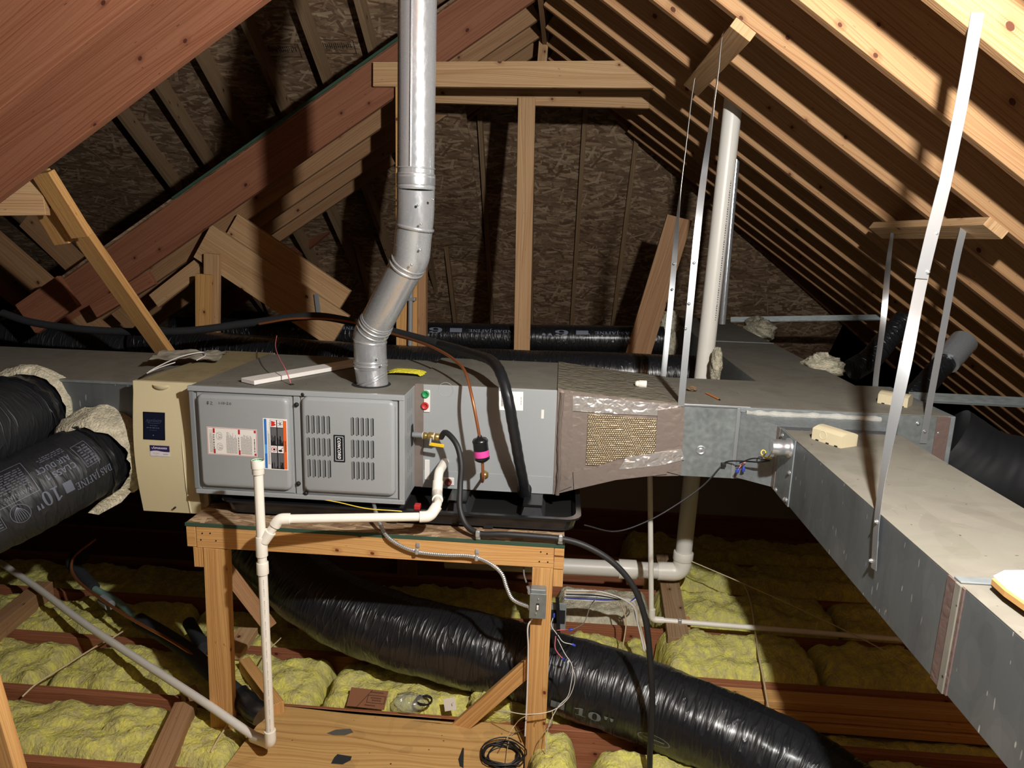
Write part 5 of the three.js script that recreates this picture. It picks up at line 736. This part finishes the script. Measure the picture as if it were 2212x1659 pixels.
// ================= flexible conduit and switch =================
{
  const t = thing('metal_conduit', 'coiled metal flexible conduit draped along the bench beam', 'conduit');
  const P = spline([[-0.719, 1.002, -2.62], [-0.686, 0.973, -2.55], [-0.658, 0.948, -2.5], [-0.621, 0.912, -2.465], [-0.563, 0.875, -2.462], [-0.496, 0.855, -2.462], [-0.398, 0.85, -2.462], [-0.291, 0.851, -2.462], [-0.22, 0.826, -2.46], [-0.176, 0.788, -2.458], [-0.155, 0.733, -2.456], [-0.13, 0.687, -2.455], [-0.058, 0.657, -2.455]], 520);
  part(t, 'armour', sweep(P, 0.0075, { sides: 10, rf: (s, a) => 1 + 0.13 * Math.sin(s / 0.0075 * 6.2832 + a) }), M.bright);
  for (const p of [[-0.503, 0.86, -2.462], [-0.274, 0.848, -2.462]]) part(t, 'clip', mergeGeometries([box(p[0] - 0.008, p[0] + 0.008, p[1] - 0.012, p[1] + 0.012, -2.468, -2.449, 0.005), box(p[0] - 0.007, p[0] + 0.007, p[1] + 0.008, p[1] + 0.026, -2.479, -2.474, 0.001)]), M.bright, 'shiny clip');
}
{
  const t = thing('switch_box', 'grey metal switch box with a toggle screwed to the bench leg', 'switch'), a = [-0.064, 0.742, -2.44], b = [-0.005, 0.625, -2.44];
  part(t, 'box', box(a[0], b[0], b[1], a[1], -2.478, -2.44, 0.004), M.galvDull); part(t, 'cover', box(a[0] - 0.002, b[0] + 0.002, b[1] - 0.002, a[1] - 0.016, -2.441, -2.437, 0.002), M.galv);
  const c = [-0.035, 0.673, -2.437]; part(t, 'toggle', box(c[0] - 0.004, c[0] + 0.004, c[1] - 0.01, c[1] + 0.008, -2.438, -2.428, 0.002), M.white, 'white toggle'); part(t, 'toggle_plate', box(c[0] - 0.006, c[0] + 0.006, c[1] - 0.014, c[1] + 0.014, -2.438, -2.4355, 0.001), M.hole);
  for (const p of [[-0.033, 0.706, -2.437], [-0.04, 0.645, -2.437]]) part(t, 'screw', screwGeo(p, [0, 0, 1], 0.0022), M.zinc);
  part(t, 'connector', turned([-0.066, 0.717, -2.455], [-0.082, 0.765, -2.455], [[0, 0.009], [0.012, 0.009], [0.013, 0.006], [0.03, 0.006]], 12), M.zinc); part(t, 'connector', turned([-0.058, 0.657, -2.455], [-0.076, 0.662, -2.455], [[0, 0.011], [0.012, 0.011], [0.012, 0.0001]], 12), M.zinc);
}
solo('switch_cable', 'thin grey cable rising from the switch box behind the bench beam', 'cable', sweep(spline([[-0.082, 0.762, -2.455], [-0.093, 0.777, -2.49], [-0.096, 0.806, -2.53], [-0.092, 0.84, -2.56]], 20), 0.0035, { sides: 6 }), M.wireGrey);
solo('leg_cable', 'white cable running down beside the bench leg with the switch', 'cable', sweep(spline([[-0.053, 0.61, -2.46], [-0.068, 0.581, -2.46], [-0.065, 0.474, -2.472], [-0.062, 0.271, -2.472], [-0.064, 0.083, -2.47]], 50), 0.0032, { sides: 7 }), M.white);
{ // relay box and loose wires behind the right leg
  const t = thing('relay_box', 'open grey wall box with a slotted bracket behind the bench leg', 'box'), a = [0.023, 0.614, -2.56], b = [0.079, 0.495, -2.56];
  part(t, 'plate', box(a[0] - 0.01, b[0], b[1], a[1], -2.585, -2.58, 0.001), M.galvDull); part(t, 'cavity', box(a[0] - 0.008, b[0] - 0.004, b[1] + 0.03, a[1] - 0.03, -2.58, -2.5785, 0), M.hole); part(t, 'ear', box(a[0] + 0.02, a[0] + 0.03, b[1] + 0.005, b[1] + 0.055, -2.578, -2.57, 0.002), M.zinc);
  const w = thing('loose_wires', 'bundle of thin wires with blue wire nuts beside the bench leg', 'wires');
  const W = (pts, m, r = 0.0016) => part(w, 'wire', sweep(spline(pts, 30), r, { sides: 5 }), m);
  for (const dx of [0, 4, 8]) W([[0.035, 0.656, -2.55], [0.042, 0.576, -2.55], [0.046, 0.511, -2.54]].map((p) => [p[0] + dx * 0.0012, p[1], p[2]]), M.rubber, 0.0025);
  W([[0.027, 0.586, -2.52], [0.021, 0.558, -2.51], [0.045, 0.513, -2.52]], M.white); W([[0.049, 0.51, -2.52], [0.069, 0.495, -2.5], [0.106, 0.492, -2.49]], M.white); W([[0.04, 0.505, -2.52], [0.04, 0.465, -2.5], [0.053, 0.448, -2.49], [0.072, 0.433, -2.48]], M.wirePink, 0.0022);
  W([[0.046, 0.524, -2.53], [0.078, 0.536, -2.52], [0.096, 0.547, -2.5]], M.wirePink); W([[0.103, 0.548, -2.5], [0.154, 0.526, -2.6], [0.181, 0.542, -2.7], [0.215, 0.532, -2.8]], M.wireGrey, 0.002);
  for (const [a2, b2] of [[[0.106, 0.492, -2.49], [0.124, 0.485, -2.49]], [[0.072, 0.435, -2.48], [0.087, 0.42, -2.48]], [[0.092, 0.547, -2.5], [0.112, 0.553, -2.5]], [[0.029, 0.589, -2.52], [0.03, 0.609, -2.52]]]) part(w, 'wire_nut', turned(a2, b2, [[-0.002, 0.0001], [-0.002, 0.0055], [0.013, 0.004], [0.015, 0.0001]], 9), M.blue, 'blue wire nut');
  const h = thing('hanging_wires', 'white and grey wires trailing from the bench leg down over the big duct', 'wires');
  const H = (pts, m, r = 0.0017) => part(h, 'wire', sweep(spline(pts, 50), r, { sides: 5 }), m);
  H([[0.048, 0.487, -2.53], [0.078, 0.469, -2.46], [0.108, 0.432, -2.44], [0.106, 0.355, -2.43], [0.096, 0.303, -2.43], [0.064, 0.26, -2.43], [0.028, 0.164, -2.43], [0.021, 0.017, -2.43]], M.white); H([[0.108, 0.428, -2.44], [0.121, 0.379, -2.44], [0.1, 0.291, -2.44], [0.04, 0.238, -2.43], [-0.056, 0.213, -2.43], [-0.151, 0.167, -2.5], [-0.197, 0.114, -2.56]], M.white); H([[0.04, 0.238, -2.43], [0.04, 0.186, -2.43], [0.002, 0.12, -2.43], [-0.014, 0.052, -2.44]], M.wireTan); H([[0.034, 0.233, -2.43], [-0.074, 0.189, -2.44], [-0.11, 0.129, -2.46], [-0.13, 0.162, -2.35]], M.wireTan);
}

// ================= big flexible duct under the bench =================
{
  const [t, P] = flexDuct('flexible_duct', 'big shiny black flexible duct lying under the bench across the joists', [[-1.527, 0.551, -3.25], [-1.092, 0.32, -3.02], [-0.707, 0.237, -2.92], [-0.372, 0.209, -2.86], [0.01, 0.173, -2.79], [0.446, 0.13, -2.67], [0.799, 0.093, -2.52], [1.046, 0.05, -2.38], [1.214, 0.014, -2.2]], 0.168, M.flex, { n: 220, rib: 0.004, crease: 0.035 });
  const tex = printTex((x, w, h) => { x.translate(0, h); x.scale(1, -1); x.fillStyle = 'rgba(120,124,128,0.75)'; x.font = 'bold 150px serif'; x.fillText('10"', 330, 150); x.fillRect(200, 60, 80, 90); x.lineWidth = 8; x.strokeStyle = 'rgba(120,124,128,0.6)'; x.beginPath(); x.ellipse(800, 110, 90, 60, 0, 0, 7); x.stroke(); x.fillRect(740, 100, 120, 12); }, 1024, 256);
  const n = P.length; const [g, m] = textShell(P.slice(Math.round(n * 0.52), Math.round(n * 0.78)), 0.175, 1.5, 2.05, tex); part(t, 'print', g, m, 'pale size print');
}
// ================= straight black ducts at the back =================
{
  const tex = printTex((x, w, h) => { for (const [k, s] of [[30, 1], [390, 1], [740, 1]]) { x.save(); x.translate(k + 260, 30); x.scale(-1, 1); x.fillStyle = 'rgba(130,138,156,0.75)'; x.font = 'bold 76px serif'; x.fillText('6"', 200, 60); x.font = 'bold 40px serif'; x.fillText('DUNDAS-JAFINE', -20, 50, 150); x.fillRect(148, 16, 34, 42); x.restore(); } }, 1024, 160);
  const [t, P] = flexDuct('flexible_duct', 'upper black flexible duct passing behind the centre post', [[-2.83, 1.291, -4.98], [-2.048, 1.304, -4.96], [-1.016, 1.33, -4.93], [-0.187, 1.344, -4.93], [0.301, 1.357, -4.93], [0.726, 1.368, -4.93]], 0.094, M.flex, { n: 120, rib: 0.003, crease: 0.01 });
  const [g, m] = textShell(P.slice(30, 118), 0.0965, 0.25, 1.5, tex); part(t, 'print', g, m, 'pale upside-down lettering');
  flexDuct('flexible_duct', 'lower black flexible duct between the furnace back and the centre post', [[-2.666, 1.303, -4.25], [-1.74, 1.267, -4.2], [-0.855, 1.257, -4.15], [-0.149, 1.265, -4.12], [0.344, 1.274, -4.1], [0.801, 1.277, -4.1]], 0.12, M.flex, { n: 120, rib: 0.003, crease: 0.012 });
  flexDuct('flexible_duct', 'dull black flexible duct lying behind the return duct', [[-3.703, 1.295, -4.3], [-3.45, 1.284, -4.3], [-3.013, 1.251, -4.3], [-2.611, 1.213, -4.3]], 0.13, M.flexDull, { n: 50 });
}
// ================= plastic vent stack and drain lines =================
{
  const t = thing('vent_stack', 'tall white plastic vent stack going up through the roof', 'pipe'), a = [0.757, 0.3, -3.75], b = [0.812, 2.95, -3.75], q = (y) => mix3(a, b, (y - 0.3) / 2.65);
  part(t, 'pipe', sweep([a, b], 0.0455, { sides: 36 }), M.pvcGrey);
  part(t, 'elbow', sweep(fillet([q(0.33), [0.755, 0.205, -3.75], [0.62, 0.205, -3.75]], 0.08, 10), 0.052, { sides: 32 }), M.pvc); part(t, 'hub', turned(q(0.285), q(1), [[0, 0.046], [0, 0.056], [0.045, 0.056], [0.045, 0.046]], 32), M.pvc);
  part(t, 'level_run', sweep([[0.66, 0.205, -3.75], [-0.6, 0.19, -3.75]], 0.0455, { sides: 32 }), M.pvcGrey);
  part(t, 'coupling', turned([0.5, 0.203, -3.75], [0, 0.2, -3.75], [[0, 0.046], [0, 0.055], [0.1, 0.055], [0.1, 0.046]], 32), M.pvc);
  const tx = printTex((x) => { x.fillStyle = 'rgba(50,60,90,0.75)'; for (let k = 0; k < 1024; k += 17) x.fillRect(k, 22, 6 + (k * 5) % 7, 16); }, 1024, 64); const [g, m] = textShell([q(1.65), q(2.35)], 0.0462, 0.25, 0.75, tx); part(t, 'pipe_print', g, m, 'dark printed line');
}
{
  const t = thing('drain_line', 'thin white drain line dropping beside the cables then running along the floor', 'drain pipe'), a = [0.479, 0.876, -3.42], b = [0.554, 0.088, -3.42], e = [1.812, 0.1, -3.361];
  part(t, 'pipe', sweep(fillet([add3(a, [0, 0.15, 0]), b, e, add3(e, [0.8, 0, 0.02])], 0.03), 0.0135, { sides: 18 }), M.pvc); part(t, 'elbow', sweep(fillet([add3(b, [0, 0.06, 0]), b, mix3(b, e, 0.05)], 0.03), 0.0175, { sides: 18 }), M.pvc);
  const p = mix3(b, e, 0.115); part(t, 'clip', box(p[0] - 0.01, p[0] + 0.01, p[1] - 0.03, p[1] + 0.018, p[2] - 0.004, p[2] + 0.018, 0.004), M.bright, 'shiny pipe clip');
}
{ // cables beside the stack
  const t = thing('cable_bundle', 'bundle of white, blue and grey cables crossing the joists behind the hose', 'cables');
  const C = (pts, m, r = 0.0035) => part(t, 'cable', sweep(spline(pts, 40), r, { sides: 6 }), m);
  for (let k = 0; k < 8; k++) C([[0.089, 0.26, -3.3], [0.277, 0.262, -3.3], [0.417, 0.274, -3.25], [0.439, 0.262, -3.1], [0.456, 0.21, -2.95]].map((p, i) => [p[0] + 0.006 * Math.sin(k * 2 + i), p[1] + 0.008 * (k - 3) * (i < 2 ? 1 : 0.2), p[2] + 0.009 * (k - 3) * (i > 1 ? 1 : 0.2)]), [M.white, M.blue, M.wireGrey, M.white, M.rubber, M.white, M.wireTan, M.white][k], 0.004);
  C([[0.417, 0.274, -3.25], [0.455, 0.29, -3.3], [0.457, 0.3, -3.35]], M.blue); C([[0.417, 0.274, -3.25], [0.463, 0.275, -3.3], [0.466, 0.279, -3.35]], M.white); C([[0.369, 0.259, -3.28], [0.394, 0.2, -3.2], [0.376, 0.109, -3.1]], M.wireTan);
}
solo('floor_cable', 'grey cable trailing over the insulation from the stack foot', 'cable', sweep(spline([[1.123, 0.06, -4.135], [1.156, 0.07, -3.929], [1.14, 0.08, -3.692], [1.089, 0.07, -3.395], [1.041, 0.08, -3.147], [1.033, 0.05, -3.042], [1.007, 0.02, -2.846]], 60), 0.005, { sides: 7 }), M.wireTan);
solo('floor_cable', 'thin pale cord stretched slantwise from the stack foot into the dark', 'cable', sweep(spline([[0.796, 0.298, -3.7], [1.047, 0.24, -3.6], [1.281, 0.221, -3.4], [1.573, 0.2, -3.1], [1.744, 0.136, -3]], 50), 0.003, { sides: 6 }), M.wireTan);
solo('floor_cable', 'thin tan cable crossing the joists under the drain pipe', 'cable', sweep(spline([[-2.26, 0.02, -2.554], [-2.242, 0.04, -2.608], [-2.203, 0.05, -2.717], [-2.156, 0.05, -2.908], [-2.16, 0.02, -3.016], [-2.105, 0.05, -3.075]], 50), 0.0042, { sides: 7 }), M.wireTan);
solo('floor_cable', 'short tan cable end beside the plywood corner', 'cable', sweep(spline([[-1.296, 0.02, -2.321], [-1.296, 0.03, -2.387], [-1.297, 0.03, -2.478]], 20), 0.004, { sides: 7 }), M.wireTan);
solo('floor_cable', 'dark wire standing out behind the wedge by the bench leg', 'cable', sweep(spline([[-1.322, 0.05, -2.803], [-1.329, 0.06, -2.934], [-1.296, 0.08, -3.033]], 20), 0.003, { sides: 6 }), M.wireTan);
{ // line set on the floor
  const t = thing('line_set', 'black insulated line and bare copper tube slanting over the insulation', 'pipes');
  part(t, 'foam_sleeve', sweep(spline([[-1.278, 0.1, -2.555], [-1.454, 0.12, -2.667], [-1.695, 0.13, -2.837], [-1.999, 0.14, -3.005]], 40), 0.036, { sides: 18, us: 0.3 }), M.foam);
  part(t, 'taped_end', sweep(spline([[-1.166, 0.06, -2.502], [-1.226, 0.08, -2.528], [-1.292, 0.1, -2.563]], 14), 0.048, { sides: 18, rf: (s, a) => 1 + 0.05 * Math.sin(s * 80 + a) }), M.blackGloss);
  part(t, 'bare_tube', sweep(spline([[-2.051, 0.14, -3.042], [-2.193, 0.15, -3.142], [-2.379, 0.16, -3.235]], 16), 0.016, { sides: 16 }), std('#7fa39a', 0.6, { metalness: 0.3 }), 'greenish bare tube');
  part(t, 'fitting', sweep([[-2.204, 0.155, -3.095], [-2.274, 0.16, -3.142]], 0.026, { sides: 12 }), M.greyPlastic, 'grey fitting'); part(t, 'fitting_eye', new THREE.TorusGeometry(0.014, 0.006, 8, 18).translate(...[-2.352, 0.063, -3.25]), M.greyPlastic);
  part(t, 'foam_sleeve', sweep(spline([[-2.39, 0.16, -3.244], [-2.515, 0.19, -3.325], [-2.61, 0.22, -3.389], [-2.613, 0.24, -3.433], [-2.553, 0.24, -3.412]], 30), 0.03, { sides: 16, us: 0.3 }), M.foam);
  part(t, 'copper_tube', sweep(spline([[-1.169, 0.07, -2.533], [-1.4, 0.13, -2.642], [-1.699, 0.16, -2.808], [-1.99, 0.17, -2.955], [-2.252, 0.18, -3.104], [-2.492, 0.2, -3.256], [-2.563, 0.23, -3.32], [-2.57, 0.27, -3.359], [-2.528, 0.32, -3.481]], 90), 0.0075, { sides: 10 }), M.copper, 'bare copper tube');
  part(t, 'zip_tie', new THREE.TorusGeometry(0.012, 0.003, 6, 18).rotateY(0.8).translate(...[-1.977, 0.15, -2.97]), M.white);
}
solo('capped_pipe', 'short black pipe stub leaning behind the bench leg by the drain riser', 'pipe', sweep([[-1.589, 0.12, -2.847], [-1.768, 0.12, -3.046]], 0.03, { sides: 16 }), M.foam);

// ================= hanger blocks and straps =================
for (const [q, l] of [[[[0.564, 2.813, -2.69], [0.544, 2.785, -2.69]], 'pine block nailed under the rafters above the vent stack'], [[[1.517, 2.167, -2.69], [1.496, 2.141, -2.69]], 'pine block nailed under the rafters above the far duct end']]) {
  const c = add3(mix3(q[0], q[1], 0.5), [0.0366, -0.0251, 0]); solo('hanger_block', l, 'timber', boardGeo(add3(c, [0, 0, 0]), [c[0], c[1], -3.66], 0.089, 0.036, [0.826, -0.564, 0]), M.tie);
}
function strap(label, pts, dirs, w, screws) {
  const t = thing('duct_strap', label, 'strap'); const P = spline(pts, 90), D = P.map((_, i) => { const f = i / 90 * (dirs.length - 1), k = Math.min(dirs.length - 2, Math.floor(f)); return mix3(dirs[k], dirs[k + 1], f - k); });
  part(t, 'band', ribbon(P, D, w, 0.0012), M.zinc); for (const [p, n] of screws) part(t, 'screw', screwGeo(p, n, 0.004), M.bright); return t;
}
const CX = [1, 0, 0], CZ = [0, 0, 1];
strap('galvanised strap from the stack-side block to the front of the main duct', [[0.504, 1.395, -2.797], [0.503, 1.427, -2.793], [0.505, 1.73, -2.79], [0.515, 2.207, -2.8], [0.541, 2.635, -2.82], [0.551, 2.798, -2.84], [0.572, 2.829, -2.86]], [CX, CX, CX, [0.8, 0, 0.5], CZ, CZ], 0.026, [[[0.507, 1.967, -2.792], CZ], [[0.5, 1.81, -2.788], CZ], [[0.495, 1.712, -2.788], CZ]]);
strap('thin galvanised strap from the stack-side block to the back of the main duct', [[0.509, 1.377, -3.366], [0.511, 1.436, -3.366], [0.525, 1.811, -3.4], [0.531, 2.239, -3.42], [0.544, 2.484, -3.44], [0.558, 2.722, -3.46], [0.573, 2.831, -3.47], [0.595, 2.863, -3.49]], [CX, CX, [0.8, 0, 0.4], CZ, CZ, CZ], 0.026, [[[0.524, 1.823, -3.39], CZ], [[0.525, 1.942, -3.4], CZ]]);
{
  const a = [0.856, 1.218, -1.776], b = [0.856, 1.375, -1.798], top = [0.946, 2.595, -1.865];
  const t = strap('broad galvanised strap hanging from a rafter to the branch duct side', [[0.855, a[1], a[2]], [0.855, b[1] - 0.02, b[2]], [0.871, 1.514, -1.83], [0.897, 1.738, -1.86], [0.918, 1.976, -1.88], [0.933, 2.204, -1.87], [0.942, 2.418, -1.865], top], [CZ, CZ, [0.6, 0, 0.7], CX, CX, CX, CX], 0.03, [[[0.853, [0.855, 1.344, -1.794][1], [0.855, 1.344, -1.794][2]], [-1, 0, 0]], [[0.853, [0.855, 1.234, -1.793][1], [0.855, 1.234, -1.793][2]], [-1, 0, 0]], [[0.931, 2.087, -1.872], CZ], [[0.927, 1.991, -1.875], CZ]]);
  part(t, 'overlap', ribbon([[0.914, 1.974, -1.876], [0.92, 2.092, -1.868], [0.931, 2.203, -1.866]], [CX, CX, CX], 0.031, 0.0012), M.zinc, 'overlapping strap end');
}
strap('dark strap from the far block to the front of the main duct end', [[1.464, 1.29, -2.797], [1.463, 1.363, -2.795], [1.468, 1.512, -2.8], [1.485, 1.765, -2.82], [1.502, 2.013, -2.84], [1.522, 2.138, -2.86]], [CX, CX, CX, CX], 0.026, [[[1.462, 1.34, -2.793], CZ]]);
strap('dark strap from the far block to the back of the main duct end', [[1.509, 1.368, -3.37], [1.504, 1.435, -3.37], [1.513, 1.718, -3.4], [1.522, 1.994, -3.45], [1.534, 2.154, -3.48]], [CX, CX, [0.6, 0, 0.6], CZ], 0.026, []);
// ================= things behind the main duct =================
{
  const t = thing('far_duct', 'dusty duct run going back from the main duct into the dark', 'duct');
  part(t, 'box', box(0.955, 1.42, 1.08, 1.397, -3.365, -6.15, 0.002, 0.9), M.galvDull); part(t, 'top_sheet', box(0.955, 1.42, 1.397, 1.4, -3.365, -6.15, 0.001), M.dust, 'dusty top sheet'); part(t, 'cross_seam', box(0.953, 1.422, 1.4, 1.405, -4.72, -4.735, 0.001), M.galvDull);
}
const lump = (c, s, seed) => { const g = new THREE.SphereGeometry(1, 26, 18), p = g.attributes.position; for (let i = 0; i < p.count; i++) { const x = p.getX(i), y = p.getY(i), z = p.getZ(i), k = 1 + 0.22 * n3(x * 1.8 + seed, y * 1.8, z * 1.8) + 0.1 * n3(x * 5, y * 5 + seed, z * 5); p.setXYZ(i, c[0] + x * k * s[0], c[1] + y * k * s[1], c[2] + z * k * s[2]); } g.computeVertexNormals(); return g; };
for (const [c, s, k, l] of [[[1.563, 1.386, -5.6], [0.11, 0.09, 0.2], 1, 'white insulation tuft at the far end of the dusty duct'], [[1.447, 1.398, -3.9], [0.1, 0.07, 0.12], 2, 'white insulation collar on the side of the dusty duct'], [[0.809, 1.43, -3.6], [0.03, 0.09, 0.05], 3, 'white insulation peeking out beside the vent stack'], [[0.788, 1.46, -5.1], [0.07, 0.09, 0.06], 4, 'white insulation tuft at the end of the upper black duct'], [[0.789, 1.332, -4.95], [0.04, 0.1, 0.05], 5, 'white insulation strip below the end of the upper black duct']]) solo('insulation_tuft', l, 'insulation', lump(c, s, k * 5), M.woolWhite);
flexDuct('flexible_duct', 'glossy black flexible duct stub rising behind the dark straps', [[1.627, 1.376, -3.95], [1.74, 1.437, -4], [1.835, 1.538, -4.05], [1.943, 1.654, -4.1]], 0.062, M.flex, { n: 40 });
flexDuct('flexible_duct', 'glossy black flexible duct stub with a metal sleeve beyond the duct end', [[1.727, 1.302, -3.5], [1.843, 1.368, -3.6], [1.96, 1.45, -3.7], [2.035, 1.51, -3.75]], 0.055, M.flex, { n: 40 });
{ const t = thing('metal_sleeve', 'short round metal sleeve on the duct stub beyond the duct end', 'duct'); part(t, 'sleeve', sweep([[1.994, 1.479, -3.72], [2.124, 1.576, -3.82]], 0.068, { sides: 28 }), M.vent); }
flexDuct('flexible_duct', 'fat black flexible duct in the shadow past the main duct end', [[1.749, 1.18, -3.2], [1.897, 1.094, -3.15], [2.092, 1.057, -3.1], [2.367, 1.067, -3]], 0.19, std('#1b1d20', 0.5), { n: 60, rib: 0.002, crease: 0.015 });
for (const [a, b, l] of [[[1.407, 1.426, -5.9], [2.581, 1.527, -5.6], 'long metal angle strip above the dusty duct'], [[1.668, 1.362, -3.38], [2.322, 1.374, -3.3], 'metal channel strip reaching out from the main duct end']]) solo('metal_channel', l, 'metal strip', mergeGeometries([boardGeo(a, b, 0.04, 0.003, [0, 1, 0], 0.001), boardGeo(add3(a, [0, -0.02, 0.018]), add3(b, [0, -0.02, 0.018]), 0.036, 0.003, [0, 0, 1], 0.001)]), M.galv);
solo('steel_pipe', 'short bright metal flue behind the top of the vent stack', 'pipe', sweep([[0.995, 2.565, -4.4], [0.995, 2.274, -4.4], [1.001, 1.554, -4.4]], 0.02, { sides: 18 }), M.vent);

// ================= the lamp: a bare bulb in a porcelain holder under the rafters, out of the picture =================
{
  const t = thing('work_lamp', 'bare glowing bulb in a white lampholder under the rafters', 'lamp');
  const [x, y, z] = LAMP;
  part(t, 'bulb', new THREE.SphereGeometry(0.032, 20, 14).translate(x, y, z), std('#ffffff', 0.4, { emissive: '#fff3df', emissiveIntensity: 6 }));
  part(t, 'lampholder', turned([x, y + 0.03, z], [x + 0.2, y + 0.3, z], [[0, 0.0001], [0, 0.02], [0.05, 0.024], [0.06, 0.045], [0.09, 0.05], [0.09, 0.0001]]), M.white);
  const L = new THREE.PointLight(new THREE.Color(1, 0.99, 0.965), LAMP_POWER, 0, 2); L.position.set(x, y, z); L.castShadow = true; L.shadow.radius = 1.6; L.shadow.mapSize.set(2048, 2048); L.shadow.bias = -0.0005; scene.add(L);
}

settle();
renderer.render(scene, camera);
